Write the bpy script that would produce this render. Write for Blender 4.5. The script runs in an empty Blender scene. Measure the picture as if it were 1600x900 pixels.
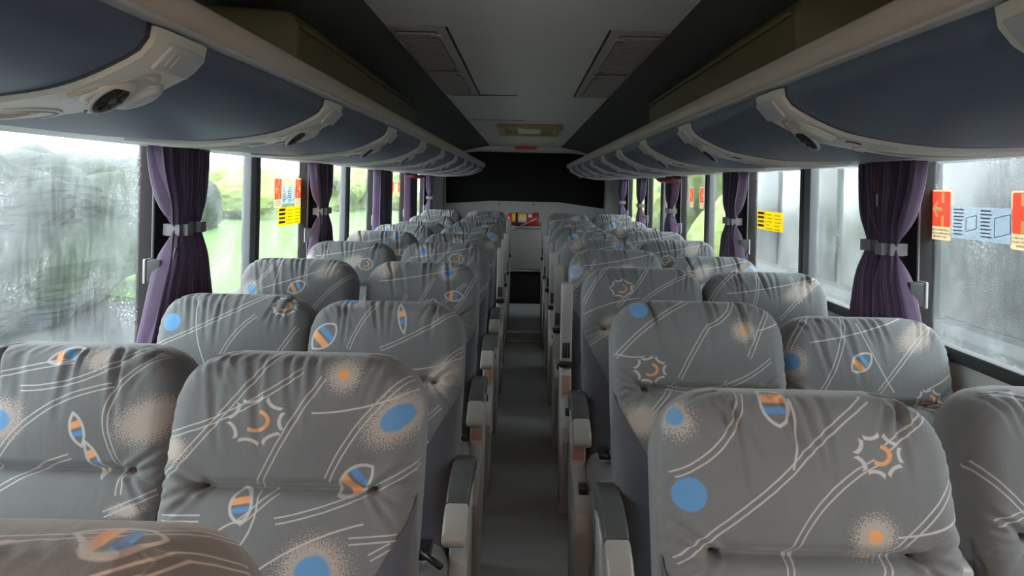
import bpy, bmesh, math, random
import numpy as np
from mathutils import Vector, Matrix

random.seed(7)
S = bpy.context.scene
COL = S.collection
PI = math.pi
R = math.radians

# ------------------------------------------------------------------ camera, world, exposure
CAM_Z = 1.41
FPX = 1120.0
cam_d = bpy.data.cameras.new('camera')
cam = bpy.data.objects.new('camera', cam_d)
COL.objects.link(cam)
cam.location = (0, 0, CAM_Z)
cam.rotation_euler = (R(90), R(-1.3), 0)
cam_d.sensor_fit = 'HORIZONTAL'
cam_d.sensor_width = 36
cam_d.lens = 36 * FPX / 1600
cam_d.shift_x = -20 / 1600
cam_d.shift_y = -160 / 1600
cam_d.clip_start = 0.02
cam_d.clip_end = 400
S.camera = cam

world = bpy.data.worlds.new('overcast_sky')
S.world = world
world.use_nodes = True
bgn = world.node_tree.nodes['Background']
bgn.inputs[0].default_value = (0.90, 0.96, 1.0, 1)
bgn.inputs[1].default_value = 4.0

S.view_settings.view_transform = 'Standard'
S.view_settings.look = 'None'
S.view_settings.gamma = 1
S.view_settings.use_curve_mapping = False
S.view_settings.exposure = 1.05
S.cycles.use_denoising = True
S.cycles.max_bounces = 10
S.cycles.diffuse_bounces = 6
S.cycles.transparent_max_bounces = 16
S.cycles.sample_clamp_indirect = 6


# ------------------------------------------------------------------ node helpers
class N:
    """scalar expression on a node tree"""
    def __init__(self, nt, s):
        self.nt, self.s = nt, s

    def _m(self, op, *a, clamp=False):
        n = self.nt.nodes.new('ShaderNodeMath')
        n.operation = op
        n.use_clamp = clamp
        for i, v in enumerate(a):
            v = v.s if isinstance(v, N) else v
            if isinstance(v, (int, float)):
                n.inputs[i].default_value = v
            else:
                self.nt.links.new(v, n.inputs[i])
        return N(self.nt, n.outputs[0])

    def __add__(self, o): return self._m('ADD', self, o)
    def __radd__(self, o): return self._m('ADD', self, o)
    def __sub__(self, o): return self._m('SUBTRACT', self, o)
    def __rsub__(self, o): return self._m('SUBTRACT', o, self)
    def __mul__(self, o): return self._m('MULTIPLY', self, o)
    def __rmul__(self, o): return self._m('MULTIPLY', self, o)
    def __truediv__(self, o): return self._m('DIVIDE', self, o)
    def mad(self, a, b, clamp=False): return self._m('MULTIPLY_ADD', self, a, b, clamp=clamp)
    def abs(self): return self._m('ABSOLUTE', self)
    def max(self, o): return self._m('MAXIMUM', self, o)
    def min(self, o): return self._m('MINIMUM', self, o)
    def gt(self, o): return self._m('GREATER_THAN', self, o)
    def lt(self, o): return self._m('LESS_THAN', self, o)
    def sqrt(self): return self._m('SQRT', self)
    def pow(self, o): return self._m('POWER', self, o)
    def sin(self): return self._m('SINE', self)
    def cos(self): return self._m('COSINE', self)
    def atan2(self, o): return self._m('ARCTAN2', self, o)
    def wrap(self, hi, lo): return self._m('WRAP', self, hi, lo)
    def clamp(self): return self._m('ADD', self, 0.0, clamp=True)


def new_mat(name):
    m = bpy.data.materials.new(name)
    m.use_nodes = True
    nt = m.node_tree
    return m, nt, nt.nodes['Principled BSDF']


def setc(sock, c):
    sock.default_value = (c[0], c[1], c[2], 1)


def mixc(nt, fac, a, b):
    n = nt.nodes.new('ShaderNodeMix')
    n.data_type = 'RGBA'
    for v, s in ((fac, n.inputs[0]), (a, n.inputs[6]), (b, n.inputs[7])):
        v = v.s if isinstance(v, N) else v
        if isinstance(v, (tuple, list)):
            s.default_value = (v[0], v[1], v[2], 1)
        elif isinstance(v, (int, float)):
            s.default_value = v
        else:
            nt.links.new(v, s)
    return n.outputs[2]


def noise(nt, vec, scale, detail=2, rough=0.5):
    n = nt.nodes.new('ShaderNodeTexNoise')
    n.inputs['Scale'].default_value = scale
    n.inputs['Detail'].default_value = detail
    n.inputs['Roughness'].default_value = rough
    if vec is not None:
        nt.links.new(vec, n.inputs['Vector'])
    return N(nt, n.outputs[0])


def coords(nt, kind='Object', scale=(1, 1, 1)):
    tc = nt.nodes.new('ShaderNodeTexCoord')
    mp = nt.nodes.new('ShaderNodeMapping')
    mp.inputs['Scale'].default_value = scale
    nt.links.new(tc.outputs[kind], mp.inputs[0])
    return mp.outputs[0]


def bump(nt, bsdf, h, strength=0.2, dist=0.002):
    b = nt.nodes.new('ShaderNodeBump')
    b.inputs['Strength'].default_value = strength
    b.inputs['Distance'].default_value = dist
    nt.links.new(h.s, b.inputs['Height'])
    nt.links.new(b.outputs[0], bsdf.inputs['Normal'])


def plain(name, c, rough=0.5, var=0.12, scale=6, bmp=0.0, bscale=120, spec=0.5, metal=0.0, sheen=0):
    """procedural material: colour with soft noise mottling and optional fine relief"""
    m, nt, b = new_mat(name)
    v = coords(nt)
    f = noise(nt, v, scale, 4, 0.6)
    lo = tuple(max(0, x * (1 - var)) for x in c)
    hi = tuple(min(1, x * (1 + var)) for x in c)
    nt.links.new(mixc(nt, f, lo, hi), b.inputs['Base Color'])
    b.inputs['Roughness'].default_value = rough
    b.inputs['Metallic'].default_value = metal
    b.inputs['Specular IOR Level'].default_value = spec
    if sheen:
        b.inputs['Sheen Weight'].default_value = sheen
    if bmp:
        bump(nt, b, noise(nt, v, bscale, 3), bmp, 0.003)
    return m


M = {}
M['ceiling'] = plain('ceiling_vinyl', (0.66, 0.63, 0.59), 0.6, 0.05, 3, 0.05, 300)
M['cove'] = plain('cove_carpet', (0.085, 0.083, 0.078), 0.9, 0.15, 5, 0.3, 500)
M['rail'] = plain('rail_plastic', (0.47, 0.41, 0.34), 0.45, 0.06, 4)
M['blue'] = plain('rack_blue_vinyl', (0.088, 0.112, 0.170), 0.5, 0.08, 4, 0.08, 700)
M['unit'] = plain('unit_plastic', (0.66, 0.64, 0.57), 0.45, 0.05, 5)
M['unit2'] = plain('unit_grey_plastic', (0.52, 0.53, 0.53), 0.4, 0.05, 5)
M['olive'] = plain('olive_vinyl', (0.105, 0.083, 0.032), 0.6, 0.1, 4, 0.1, 400)
M['speaker'] = plain('speaker_cloth', (0.40, 0.38, 0.27), 0.85, 0.15, 60, 0.4, 900)
M['black'] = plain('black_plastic', (0.015, 0.015, 0.016), 0.4, 0.1, 10)
M['darkrub'] = plain('dark_rubber', (0.045, 0.047, 0.05), 0.6, 0.15, 8)
M['divider'] = plain('divider_grey', (0.16, 0.165, 0.175), 0.5, 0.1, 8)
M['pillar'] = plain('pillar_lining', (0.022, 0.017, 0.019), 0.8, 0.15, 8, 0.2, 500)
M['wall'] = plain('wall_panel', (0.78, 0.80, 0.78), 0.55, 0.05, 4, 0.05, 300)
M['whiteedge'] = plain('pale_edge', (0.45, 0.45, 0.45), 0.5, 0.06, 6)
M['arm_light'] = plain('armrest_plastic', (0.38, 0.37, 0.35), 0.33, 0.07, 9)
M['arm_pad'] = plain('armrest_pad', (0.075, 0.08, 0.079), 0.5, 0.12, 12, 0.1, 300)
M['slate'] = plain('slate_cloth', (0.072, 0.074, 0.092), 0.8, 0.10, 7, 0.15, 900, sheen=0.3)
M['steel'] = plain('painted_steel', (0.10, 0.10, 0.105), 0.5, 0.1, 9)
M['chrome'] = plain('edge_metal', (0.55, 0.55, 0.55), 0.3, 0.08, 9, metal=0.9)
M['tie'] = plain('tieback_grey', (0.21, 0.195, 0.21), 0.7, 0.08, 20, 0.1, 400)
M['red'] = plain('red_paint', (0.62, 0.03, 0.03), 0.3, 0.08, 10)
M['darkred'] = plain('dark_red_plastic', (0.16, 0.02, 0.03), 0.35, 0.1, 10)
M['stickred'] = plain('sticker_red', (0.80, 0.07, 0.035), 0.5, 0.06, 20)
M['cream'] = plain('sticker_cream', (0.86, 0.62, 0.40), 0.5, 0.05, 20)
M['ink'] = plain('print_ink', (0.10, 0.07, 0.05), 0.6, 0.05, 20)
M['inkblue'] = plain('print_slate', (0.13, 0.17, 0.21), 0.6, 0.05, 20)
M['yellow'] = plain('sticker_yellow', (0.90, 0.66, 0.02), 0.5, 0.04, 20)
M['labelwhite'] = plain('label_white', (0.75, 0.72, 0.62), 0.5, 0.05, 20)
M['pink'] = plain('worn_pink_sticker', (0.50, 0.29, 0.23), 0.5, 0.2, 30)
M['gold'] = plain('hatch_gold', (0.36, 0.28, 0.12), 0.4, 0.1, 10)
M['bglass'] = plain('blackout_panel', (0.008, 0.008, 0.009), 0.6, 0.3, 6, spec=0.25)
M['reargrey'] = plain('rear_panel', (0.50, 0.50, 0.48), 0.45, 0.08, 3)
M['cover_dark'] = plain('cover_dark_carpet', (0.012, 0.012, 0.012), 0.85, 0.2, 20, 0.3, 500)
M['grille'] = plain('grille_plastic', (0.40, 0.36, 0.34), 0.6, 0.06, 9)
M['grilleback'] = plain('grille_dark', (0.06, 0.05, 0.05), 0.8, 0.1, 9)
M['seam'] = plain('seam_gap', (0.02, 0.02, 0.02), 0.9, 0.1, 9)
M['roof'] = plain('outer_skin', (0.4, 0.4, 0.4), 0.6, 0.05, 4)
M['brown'] = plain('partition_warm_bounce', (0.55, 0.24, 0.10), 0.5, 0.15, 5)
M['asphalt'] = plain('asphalt', (0.045, 0.048, 0.05), 0.9, 0.25, 9, 0.3, 60)
M['bounce_ground'] = plain('pale_bounce_ground', (0.30, 0.30, 0.29), 0.9, 0.15, 3, 0.2, 40)
M['grass'] = plain('grass', (0.075, 0.16, 0.025), 0.9, 0.35, 3, 0.6, 20)
M['leafdark'] = plain('dark_foliage', (0.022, 0.028, 0.026), 0.9, 0.6, 3, 0.8, 8)
M['leafbright'] = plain('bright_foliage', (0.15, 0.20, 0.04), 0.9, 0.5, 4, 0.8, 8)
M['coach'] = plain('coach_silver', (0.036, 0.041, 0.046), 0.5, 0.08, 2)
M['coachglass'] = plain('coach_dark_glass', (0.02, 0.024, 0.028), 0.3, 0.1, 2)
M['coachwhite'] = plain('coach_pale_stripe', (0.09, 0.095, 0.10), 0.5, 0.05, 2)


def curtain_mat():
    m, nt, b = new_mat('curtain_cloth')
    v = coords(nt)
    f = noise(nt, v, 9, 4)
    nt.links.new(mixc(nt, f, (0.036, 0.017, 0.046), (0.095, 0.048, 0.12)), b.inputs['Base Color'])
    b.inputs['Roughness'].default_value = 0.75
    b.inputs['Sheen Weight'].default_value = 0.5
    bump(nt, b, noise(nt, v, 900, 2), 0.15, 0.001)
    return m


M['curtain'] = curtain_mat()


def floor_mat():
    m, nt, b = new_mat('aisle_vinyl')
    v = coords(nt)
    f = noise(nt, v, 3.0, 5, 0.6)
    sp = noise(nt, v, 260, 2, 0.7)
    spk = (sp - 0.62).mad(9.0, 0.0, clamp=True)
    c = mixc(nt, f, (0.24, 0.25, 0.25), (0.36, 0.37, 0.365))
    c = mixc(nt, spk * 0.35, c, (0.30, 0.31, 0.31))
    nt.links.new(c, b.inputs['Base Color'])
    nt.links.new(f.mad(0.25, 0.38).s, b.inputs['Roughness'])
    bump(nt, b, sp, 0.12, 0.001)
    return m


M['floor'] = floor_mat()


def glass_mat():
    """rain-streaked, fogged pane: clear glass under a scattering film of condensation and drops"""
    m = bpy.data.materials.new('fogged_glass')
    m.use_nodes = True
    nt = m.node_tree
    nt.nodes.clear()
    out = nt.nodes.new('ShaderNodeOutputMaterial')
    v = coords(nt, 'Object', (1, 1, 1))
    vs = coords(nt, 'Object', (1, 55, 3.0))
    streak = noise(nt, vs, 3.0, 5, 0.7)
    cloud = noise(nt, v, 3.5, 4, 0.55)
    vo = nt.nodes.new('ShaderNodeTexVoronoi')
    vo.inputs['Scale'].default_value = 115
    nt.links.new(coords(nt, 'Object', (1, 0.8, 1.0)), vo.inputs['Vector'])
    dist = N(nt, vo.outputs['Distance'])
    patch = noise(nt, v, 7.0, 3)
    drops = (0.31 - dist).mad(9.0, 0.0, clamp=True) * (patch - 0.50).mad(8.0, 0.0, clamp=True)
    fog = (streak * 0.6 + cloud * 0.5).mad(0.34, -0.150, clamp=True)
    fog = (fog + drops * 0.30).clamp()
    tr = nt.nodes.new('ShaderNodeBsdfTransparent')
    tr.inputs[0].default_value = (0.93, 0.96, 0.95, 1)
    rf = nt.nodes.new('ShaderNodeBsdfRefraction')
    rf.inputs['Color'].default_value = (0.95, 0.97, 0.96, 1)
    rf.inputs['Roughness'].default_value = 0.25
    rf.inputs['IOR'].default_value = 1.08
    tl = nt.nodes.new('ShaderNodeBsdfTranslucent')
    tl.inputs[0].default_value = (0.80, 0.84, 0.85, 1)
    gl = nt.nodes.new('ShaderNodeBsdfGlossy')
    gl.inputs['Roughness'].default_value = 0.08
    gl.inputs['Color'].default_value = (1, 1, 1, 1)

    def mix(f, a, b):
        x = nt.nodes.new('ShaderNodeMixShader')
        if isinstance(f, N):
            nt.links.new(f.s, x.inputs[0])
        else:
            x.inputs[0].default_value = f
        nt.links.new(a.outputs[0], x.inputs[1])
        nt.links.new(b.outputs[0], x.inputs[2])
        return x
    s = mix(0.07, tr, rf)
    s = mix(fog, s, tl)
    s = mix(0.035, s, gl)
    nt.links.new(s.outputs[0], out.inputs[0])
    return m


M['glass'] = glass_mat()


def film_mat(name, c, alpha, lines=None):
    """thin translucent printed film; lines = rows of tiny grey print"""
    m = bpy.data.materials.new(name)
    m.use_nodes = True
    nt = m.node_tree
    b = nt.nodes['Principled BSDF']
    out = [n for n in nt.nodes if n.type == 'OUTPUT_MATERIAL'][0]
    b.inputs['Roughness'].default_value = 0.4
    setc(b.inputs['Base Color'], c)
    tl = nt.nodes.new('ShaderNodeBsdfTranslucent')
    setc(tl.inputs[0], c)
    a1 = nt.nodes.new('ShaderNodeMixShader')
    a1.inputs[0].default_value = 0.75
    nt.links.new(b.outputs[0], a1.inputs[1])
    nt.links.new(tl.outputs[0], a1.inputs[2])
    tr = nt.nodes.new('ShaderNodeBsdfTransparent')
    mx = nt.nodes.new('ShaderNodeMixShader')
    v = coords(nt, 'Object')
    f = noise(nt, v, 12, 3)
    nt.links.new(f.mad(0.3, alpha - 0.15, clamp=True).s, mx.inputs[0])
    nt.links.new(tr.outputs[0], mx.inputs[1])
    nt.links.new(a1.outputs[0], mx.inputs[2])
    nt.links.new(mx.outputs[0], out.inputs[0])
    return m


M['film'] = film_mat('instruction_film', (0.40, 0.50, 0.60), 0.36)
M['filmyellow'] = film_mat('yellow_film', (0.92, 0.72, 0.02), 0.95)
M['filmred'] = film_mat('red_film', (0.82, 0.06, 0.03), 0.98)
M['filmcream'] = film_mat('cream_film', (0.72, 0.50, 0.28), 0.97)


# ------------------------------------------------------------------ printed seat fabric
LINE_C = (0.50, 0.48, 0.46)
BEIGE = (0.42, 0.37, 0.33)
BLUE = (0.10, 0.27, 0.52)
ORANGE = (0.72, 0.33, 0.13)


def fabric(name, lines, spots=(), suns=(), fishes=(), tint=0.88):
    """lines: (u0,v0,u1,v1,bow,double) spots: (u,v,ra,rb,rot,core,halo) suns: (u,v,r) fishes: (u,v,l,w,rot,kind) - metres on the cloth"""
    m, nt, b = new_mat(name)
    uv = nt.nodes.new('ShaderNodeUVMap')
    uv.uv_map = 'cloth'
    nv = nt.nodes.new('ShaderNodeTexNoise')
    nv.inputs['Scale'].default_value = 26
    nv.inputs['Detail'].default_value = 2
    nt.links.new(uv.outputs[0], nv.inputs['Vector'])
    vm = nt.nodes.new('ShaderNodeVectorMath')
    vm.operation = 'MULTIPLY_ADD'
    nt.links.new(nv.outputs['Color'], vm.inputs[0])
    vm.inputs[1].default_value = (0.003, 0.003, 0)
    vm.inputs[2].default_value = (-0.0015, -0.0015, 0)
    va = nt.nodes.new('ShaderNodeVectorMath')
    va.operation = 'ADD'
    nt.links.new(uv.outputs[0], va.inputs[0])
    nt.links.new(vm.outputs[0], va.inputs[1])
    sx = nt.nodes.new('ShaderNodeSeparateXYZ')
    nt.links.new(va.outputs[0], sx.inputs[0])
    u, v = N(nt, sx.outputs[0]), N(nt, sx.outputs[1])
    speck = noise(nt, uv.outputs[0], 420, 1, 0.5)
    fine = noise(nt, uv.outputs[0], 1400, 2, 0.6)
    g = noise(nt, uv.outputs[0], 5, 4, 0.6)
    base = mixc(nt, g, (0.140 * tint, 0.146 * tint, 0.151 * tint), (0.200 * tint, 0.206 * tint, 0.210 * tint))
    weave = (fine - 0.5) * 0.5 + (speck - 0.5) * 0.25
    base = mixc(nt, weave.clamp(), base, (0.32, 0.34, 0.345))
    col = base
    # blobs
    for (pu, pv, ra, rb, rot, core, halo) in spots:
        c, s = math.cos(rot), math.sin(rot)
        x = u.mad(c, v.mad(s, -(pu * c + pv * s)))
        y = u.mad(-s, v.mad(c, (pu * s - pv * c)))
        rr = ((x * (1 / ra)).pow(2) + (y * (1 / rb)).pow(2)).sqrt()
        if halo:
            k = ((1.0 - rr) * 1.5 + (speck - 0.5) * 3.4).mad(2.2, 0.25, clamp=True)
            col = mixc(nt, k * 0.92, col, BEIGE)
        if core:
            cc = BLUE if core == 'b' else ORANGE
            lim = (0.52 if core == 'b' else 0.34) if halo else 1.0
            k = ((lim - rr) + (speck - 0.5) * 0.25).mad(9.0, 0.5, clamp=True)
            col = mixc(nt, k * 0.95, col, cc)
    mask = None

    def add(k):
        nonlocal mask
        mask = k if mask is None else mask.max(k)
    for (u0, v0, u1, v1, bow, dbl) in lines:
        L = math.hypot(u1 - u0, v1 - v0)
        tx, ty = (u1 - u0) / L, (v1 - v0) / L
        a = u.mad(tx / L, v.mad(ty / L, -(u0 * tx + v0 * ty) / L))
        d = u.mad(-ty, v.mad(tx, (u0 * ty - v0 * tx)))
        q = a - a * a
        d = q.mad(-4 * bow, d).abs()
        if dbl:
            d = (d - 0.0048).abs()
            add(d.mad(-1 / 0.0014, 1.35, clamp=True) * q.gt(0.0))
        else:
            add(d.mad(-1 / 0.0014, 1.6, clamp=True) * q.gt(0.0))
    orange = None
    for (pu, pv, r) in suns:
        x, y = (u - pu) * 0.84, (v - pv) * 1.06
        rr = (x * x + y * y).sqrt()
        th = y.atan2(x).wrap(PI / 7, -PI / 7)
        fx, fy = rr * th.cos(), rr * th.sin()
        cx, rho = r * 1.10, r * 0.46
        dx = fx - cx
        d = ((dx * dx + fy * fy).sqrt() - rho).abs()
        add(d.mad(-1 / 0.0018, 2.0, clamp=True) * dx.lt(0.0) * fy.abs().lt(r * 0.285))
        d2 = (rr - r * 0.33).abs()
        k = d2.mad(-1 / 0.002, 2.0, clamp=True) * (x + y * 0.5).gt(-r * 0.08)
        orange = k if orange is None else orange.max(k)
    col = mixc(nt, (mask * 0.9).clamp(), col, LINE_C)
    if orange is not None:
        col = mixc(nt, orange * 0.9, col, ORANGE)
    for (pu, pv, l, w, rot, kind) in fishes:
        c, s = math.cos(rot), math.sin(rot)
        x = u.mad(c, v.mad(s, -(pu * c + pv * s)))
        y = u.mad(-s, v.mad(c, (pu * s - pv * c)))
        Rr = (l * l + w * w) / (2 * w)
        k0 = Rr - w
        y1, y2 = y + k0, y - k0
        f = (x * x + y1 * y1).sqrt().max((x * x + y2 * y2).sqrt()) - Rr
        ins = f.mad(-500.0, 0.0, clamp=True)
        xb = x * (1 / l)
        ob = ins * (xb + 0.30).abs().mad(-12.0, 2.9, clamp=True)
        bb = ins * (xb - 0.25).abs().mad(-12.0, 2.4, clamp=True)
        col = mixc(nt, ob, col, ORANGE)
        col = mixc(nt, bb, col, BLUE)
        col = mixc(nt, f.abs().mad(-1 / 0.0018, 1.9, clamp=True) * 0.9, col, LINE_C)
    nt.links.new(col, b.inputs['Base Color'])
    b.inputs['Roughness'].default_value = 0.82
    b.inputs['Specular IOR Level'].default_value = 0.3
    b.inputs['Sheen Weight'].default_value = 0.25
    b.inputs['Sheen Roughness'].default_value = 0.5
    mp = nt.nodes.new('ShaderNodeMapping')
    mp.inputs['Scale'].default_value = (30, 4, 1)
    nt.links.new(uv.outputs[0], mp.inputs[0])
    soft = noise(nt, mp.outputs[0], 1.0, 3, 0.55)
    bump(nt, b, soft * 1.0 + fine * 0.10, 0.35, 0.006)
    return m


def aff(au, bu, av, bv):
    """turn measured points on a seat into cloth metres"""
    def L(x0, y0, x1, y1, bow=0.0, dbl=True):
        return (au * x0 + bu, av * y0 + bv, au * x1 + bu, av * y1 + bv, bow, dbl)

    def P(x, y):
        return (au * x + bu, av * y + bv)
    return L, P


L, P = aff(.000491, -.0093, .000444, -.026)
FAB = {}
FAB['L0a'] = fabric('seat_print_sun_and_oval', [
    L(400, 60, 45, 545, -.006), L(505, 130, 35, 390, -.016), L(585, 160, 380, 575, .003), L(905, 135, 625, 545, .014),
    L(560, 295, 940, 180, .012, False), L(955, 470, 465, 690, -.014), L(770, 695, 380, 895, .012, False),
    L(450, 590, 340, 700, 0), L(350, 690, 225, 790, .008, False), L(385, 590, 300, 840, -.02, False), L(60, 692, 200, 688, 0), L(725, 755, 885, 742, 0),
    L(800, 810, 870, 770), L(270, 805, 345, 770)],
    [(*P(655, 145), .030, .030, 0, 'o', True), (*P(860, 305), .062, .038, -.6, 'b', True), (*P(615, 860), .056, .050, 0, 'b', True),
     (*P(60, 445), .030, .022, 0, None, True)],
    [(*P(365, 328), .053)], [(*P(725, 545), .038, .021, -.7, 0), (*P(335, 640), .026, .018, 1.4, 0)])
L, P = aff(.000373, -.0149, .000328, -.0236)
FAB['R0a'] = fabric('seat_print_sun_and_blue_dot', [
    L(375, 75, 75, 450, -.022), L(900, 95, 530, 420, .006), L(530, 420, 75, 810, -.004), L(1160, 140, 930, 310), L(880, 370, 530, 800, .022),
    L(530, 770, 520, 1300, 0.01), L(1290, 360, 930, 770, -.003), L(930, 770, 780, 1100), L(1280, 560, 950, 690, -.010, False),
    L(570, 100, 540, 410, -.006, False)],
    [(*P(135, 530), .025, .024, 0, 'b', False), (*P(858, 690), .032, .031, 0, 'o', True), (*P(92, 180), .036, .026, 1.2, 'b', True)],
    [(*P(895, 340), .040)], [(*P(505, 130), .031, .021, 1.57, 0)])
L, P = aff(.000471, -.139, .000411, -.103)
FAB['R1a'] = fabric('seat_print_blue_dot_corner', [
    L(700, 265, 300, 620, .012), L(960, 250, 800, 430, -.012), L(800, 430, 640, 750, .004), L(1180, 260, 1020, 615, .003),
    L(1270, 350, 1080, 445, -.004, False), L(1140, 625, 570, 800, -.035), L(300, 600, 450, 620, .006, False), L(620, 780, 480, 960), L(900, 760, 700, 1100)],
    [(*P(428, 328), .023, .022, 0, 'b', False), (*P(995, 452), .031, .029, 0, 'o', True), (*P(420, 1000), .05, .04, 0, None, True)],
    [(*P(480, 700), .044)], [(*P(900, 950), .035, .018, .6, 0)])
L, P = aff(.000575, .1139, .000467, -.0368)
FAB['L0w'] = fabric('seat_print_beige_cloud', [
    L(-150, 260, 230, 145, -.004), L(80, 260, 440, 95, .020), L(0, 590, 380, 240, -.034), L(520, 110, 430, 560, .055), L(270, 520, 0, 710, .012),
    L(560, 650, 415, 730), L(430, 560, 445, 660), L(-180, 500, -60, 120, .02)],
    [(*P(510, 375), .062, .040, -.4, None, True), (*P(310, 138), .022, .022, 0, None, True), (*P(20, 388), .052, .040, -.2, 'b', True),
     (*P(480, 715), .03, .012, 0, None, True)],
    [(*P(-100, 640), .045)], [(*P(290, 415), .032, .012, 1.25, 0), (*P(345, 530), .036, .009, 1.1, 1), (*P(195, 125), .030, .014, -.4, 0)])
L, P = aff(1, 0, 1, 0)
FAB['R0w'] = fabric('seat_print_beige_star', [
    L(.05, .00, .30, .16, -.03), L(.02, .21, .26, .08, .01), L(.05, .30, .30, .17, .02), L(.10, .02, .12, .04), L(.0, .12, .2, .33)],
    [(.125, .150, .030, .030, 0, 'o', True), (.19, .23, .04, .04, .6, None, True), (.36, .12, .05, .03, 0, 'b', True)], [(.33, .26, .045)],
    [(.27, .06, .03, .016, .4, 0)])
FAB['R1w'] = fabric('seat_print_round_fish', [
    L(.085, -.01, .01, .09, .008), L(.16, .0, .07, .22, -.012), L(.06, .075, .33, .0, .008, False), L(.40, .02, .23, .20, .008), L(.47, .12, .36, .19, -.004, False),
    L(.19, .02, .27, .2, .01, False), L(.30, .40, .05, .55, .02), L(.44, .30, .30, .55, .01)],
    [(.012, .125, .036, .042, 0, 'b', True), (.345, .055, .058, .032, -.6, None, True)],
    [(.365, .215, .035)], [(.185, .125, .034, .020, -.7, 0)])
FAB['L1w'] = fabric('seat_print_white_sun', [
    L(.02, .16, .36, -.02, .012), L(.30, .07, .20, .22, .012), L(.12, .03, .17, .22, .008, False), L(.42, .10, .36, .2), L(.02, .3, .3, .5)],
    [(.055, .095, .026, .026, 0, 'b', False), (.22, .30, .05, .03, .3, None, True)], [(.375, .040, .040)], [(.2, .4, .035, .018, 0, 0)])
FAB['L1a'] = fabric('seat_print_fish_and_cloud', [
    L(.20, .01, .13, .15, .006), L(.44, .02, .22, .15, -.010), L(.47, .15, .25, .20, -.02, False), L(.47, .12, .28, .33, .01), L(.40, .3, .2, .5)],
    [(.40, .215, .055, .038, -.8, None, True), (.115, .008, .052, .020, .2, 'b', True), (.40, .0, .03, .018, 0, None, True)],
    [(.39, .42, .045)], [(.055, .115, .045, .030, -.8, 0), (.275, .06, .045, .010, 1.35, 1)])
FAB['L2w'] = fabric('seat_print_dot_and_cloud', [
    L(.02, .17, .17, -.01, .01), L(.11, .13, .44, .01, .006, False), L(.45, .06, .28, .24, .008), L(.17, .0, .15, .2, .004, False), L(.3, .0, .28, .12, .02)],
    [(.065, .135, .036, .036, 0, 'b', True), (.35, .055, .052, .030, -.5, None, True)], [(.2, .36, .045)], [(.24, .125, .036, .022, -.5, 0)])
FAB['R2a'] = fabric('seat_print_small_sun', [
    L(.10, -.01, .0, .14, .01), L(.24, .0, .12, .15, -.008), L(.45, .01, .18, .16, .02), L(.0, .18, .2, .12, -.01, False), L(.0, .30, .15, .2), L(.4, .3, .1, .6, .02)],
    [(.10, .22, .05, .034, -.5, None, True), (.34, .24, .045, .04, 0, 'b', True)], [(.135, .085, .046)], [(.33, .4, .036, .018, .4, 0)])
FAB['R2w'] = fabric('seat_print_long_cloud', [
    L(.11, .0, .0, .13, .014), L(.06, .09, .42, .02, .008, False), L(.43, .02, .25, .18, .006), L(.18, .0, .13, .2, -.01), L(.3, .02, .33, .12)],
    [(.33, .075, .068, .028, -.5, None, True), (.02, .2, .04, .04, 0, 'b', True)], [(.35, .3, .045)], [(.12, .3, .035, .018, .4, 0)])


FAB['Lm'] = fabric('seat_print_orange_drop', [
    L(.20, .0, .50, -.06, .01), L(.27, .05, .47, .0, -.01), L(.05, .05, .20, -.03, .01), L(.32, .06, .48, .03)],
    [(.18, .05, .03, .02, 0, 'o', True), (.30, .10, .05, .03, 0, 'b', True)], [], [(.335, -.012, .042, .018, .1, 0)])


def random_fabric(k):
    rnd = random.Random(100 + k)
    ls = []
    for i in range(7):
        x = -0.10 + 0.085 * i + rnd.uniform(-.02, .02)
        y = rnd.uniform(-.02, .22)
        ln = rnd.uniform(.16, .34)
        an = rnd.uniform(.75, 1.15)
        ls.append((x, y + ln * math.sin(an), x + ln * math.cos(an), y, rnd.uniform(-.02, .025), True))
    ls.append((.06, .09, .40, .02, .01, False))
    ls.append((.35, .33, .08, .5, .02, True))
    bx_ = [.07, .40, .22, .12, .33, .02][k % 6]
    sp = [(bx_, rnd.uniform(.02, .15), .04, .034, rnd.uniform(-1, 1), 'b', True),
          ((bx_ + .23) % .47, rnd.uniform(.03, .2), .055, .032, -.6, None, True),
          (rnd.uniform(.1, .4), rnd.uniform(.28, .4), .04, .036, 0, rnd.choice('bo'), True)]
    return fabric('seat_print_mixed', ls, sp, [(rnd.uniform(.12, .36), rnd.uniform(.05, .2), .042)],
                  [(rnd.uniform(.1, .36), rnd.uniform(.1, .34), .036, .019, rnd.uniform(-1, 1), 0)])


GEN = [random_fabric(k) for k in range(6)]


# ------------------------------------------------------------------ mesh helpers
def obj(name, me, parent=None, mat=None, loc=None):
    o = bpy.data.objects.new(name, me)
    COL.objects.link(o)
    if mat is not None:
        if not me.materials:
            me.materials.append(mat)
        else:
            o.material_slots[0].link = 'OBJECT'
            o.material_slots[0].material = mat
    if parent is not None:
        o.parent = parent
    if loc is not None:
        o.location = loc
    return o


def tag(o, label=None, cat=None, group=None, kind=None):
    if label:
        o['label'] = label
    if cat:
        o['category'] = cat
    if group:
        o['group'] = group
    if kind:
        o['kind'] = kind
    return o


def empty(name, loc=(0, 0, 0)):
    o = bpy.data.objects.new(name, None)
    COL.objects.link(o)
    o.location = loc
    o.empty_display_size = 0.1
    return o


def pymesh(name, verts, faces, smooth=False):
    me = bpy.data.meshes.new(name)
    me.from_pydata([tuple(v) for v in verts], [], faces)
    if smooth:
        me.polygons.foreach_set('use_smooth', [True] * len(me.polygons))
    me.update()
    return me


def bm_mesh(name, bm, smooth=False):
    me = bpy.data.meshes.new(name)
    bmesh.ops.recalc_face_normals(bm, faces=bm.faces)
    bm.to_mesh(me)
    bm.free()
    if smooth:
        me.polygons.foreach_set('use_smooth', [True] * len(me.polygons))
    me.update()
    return me


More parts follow.
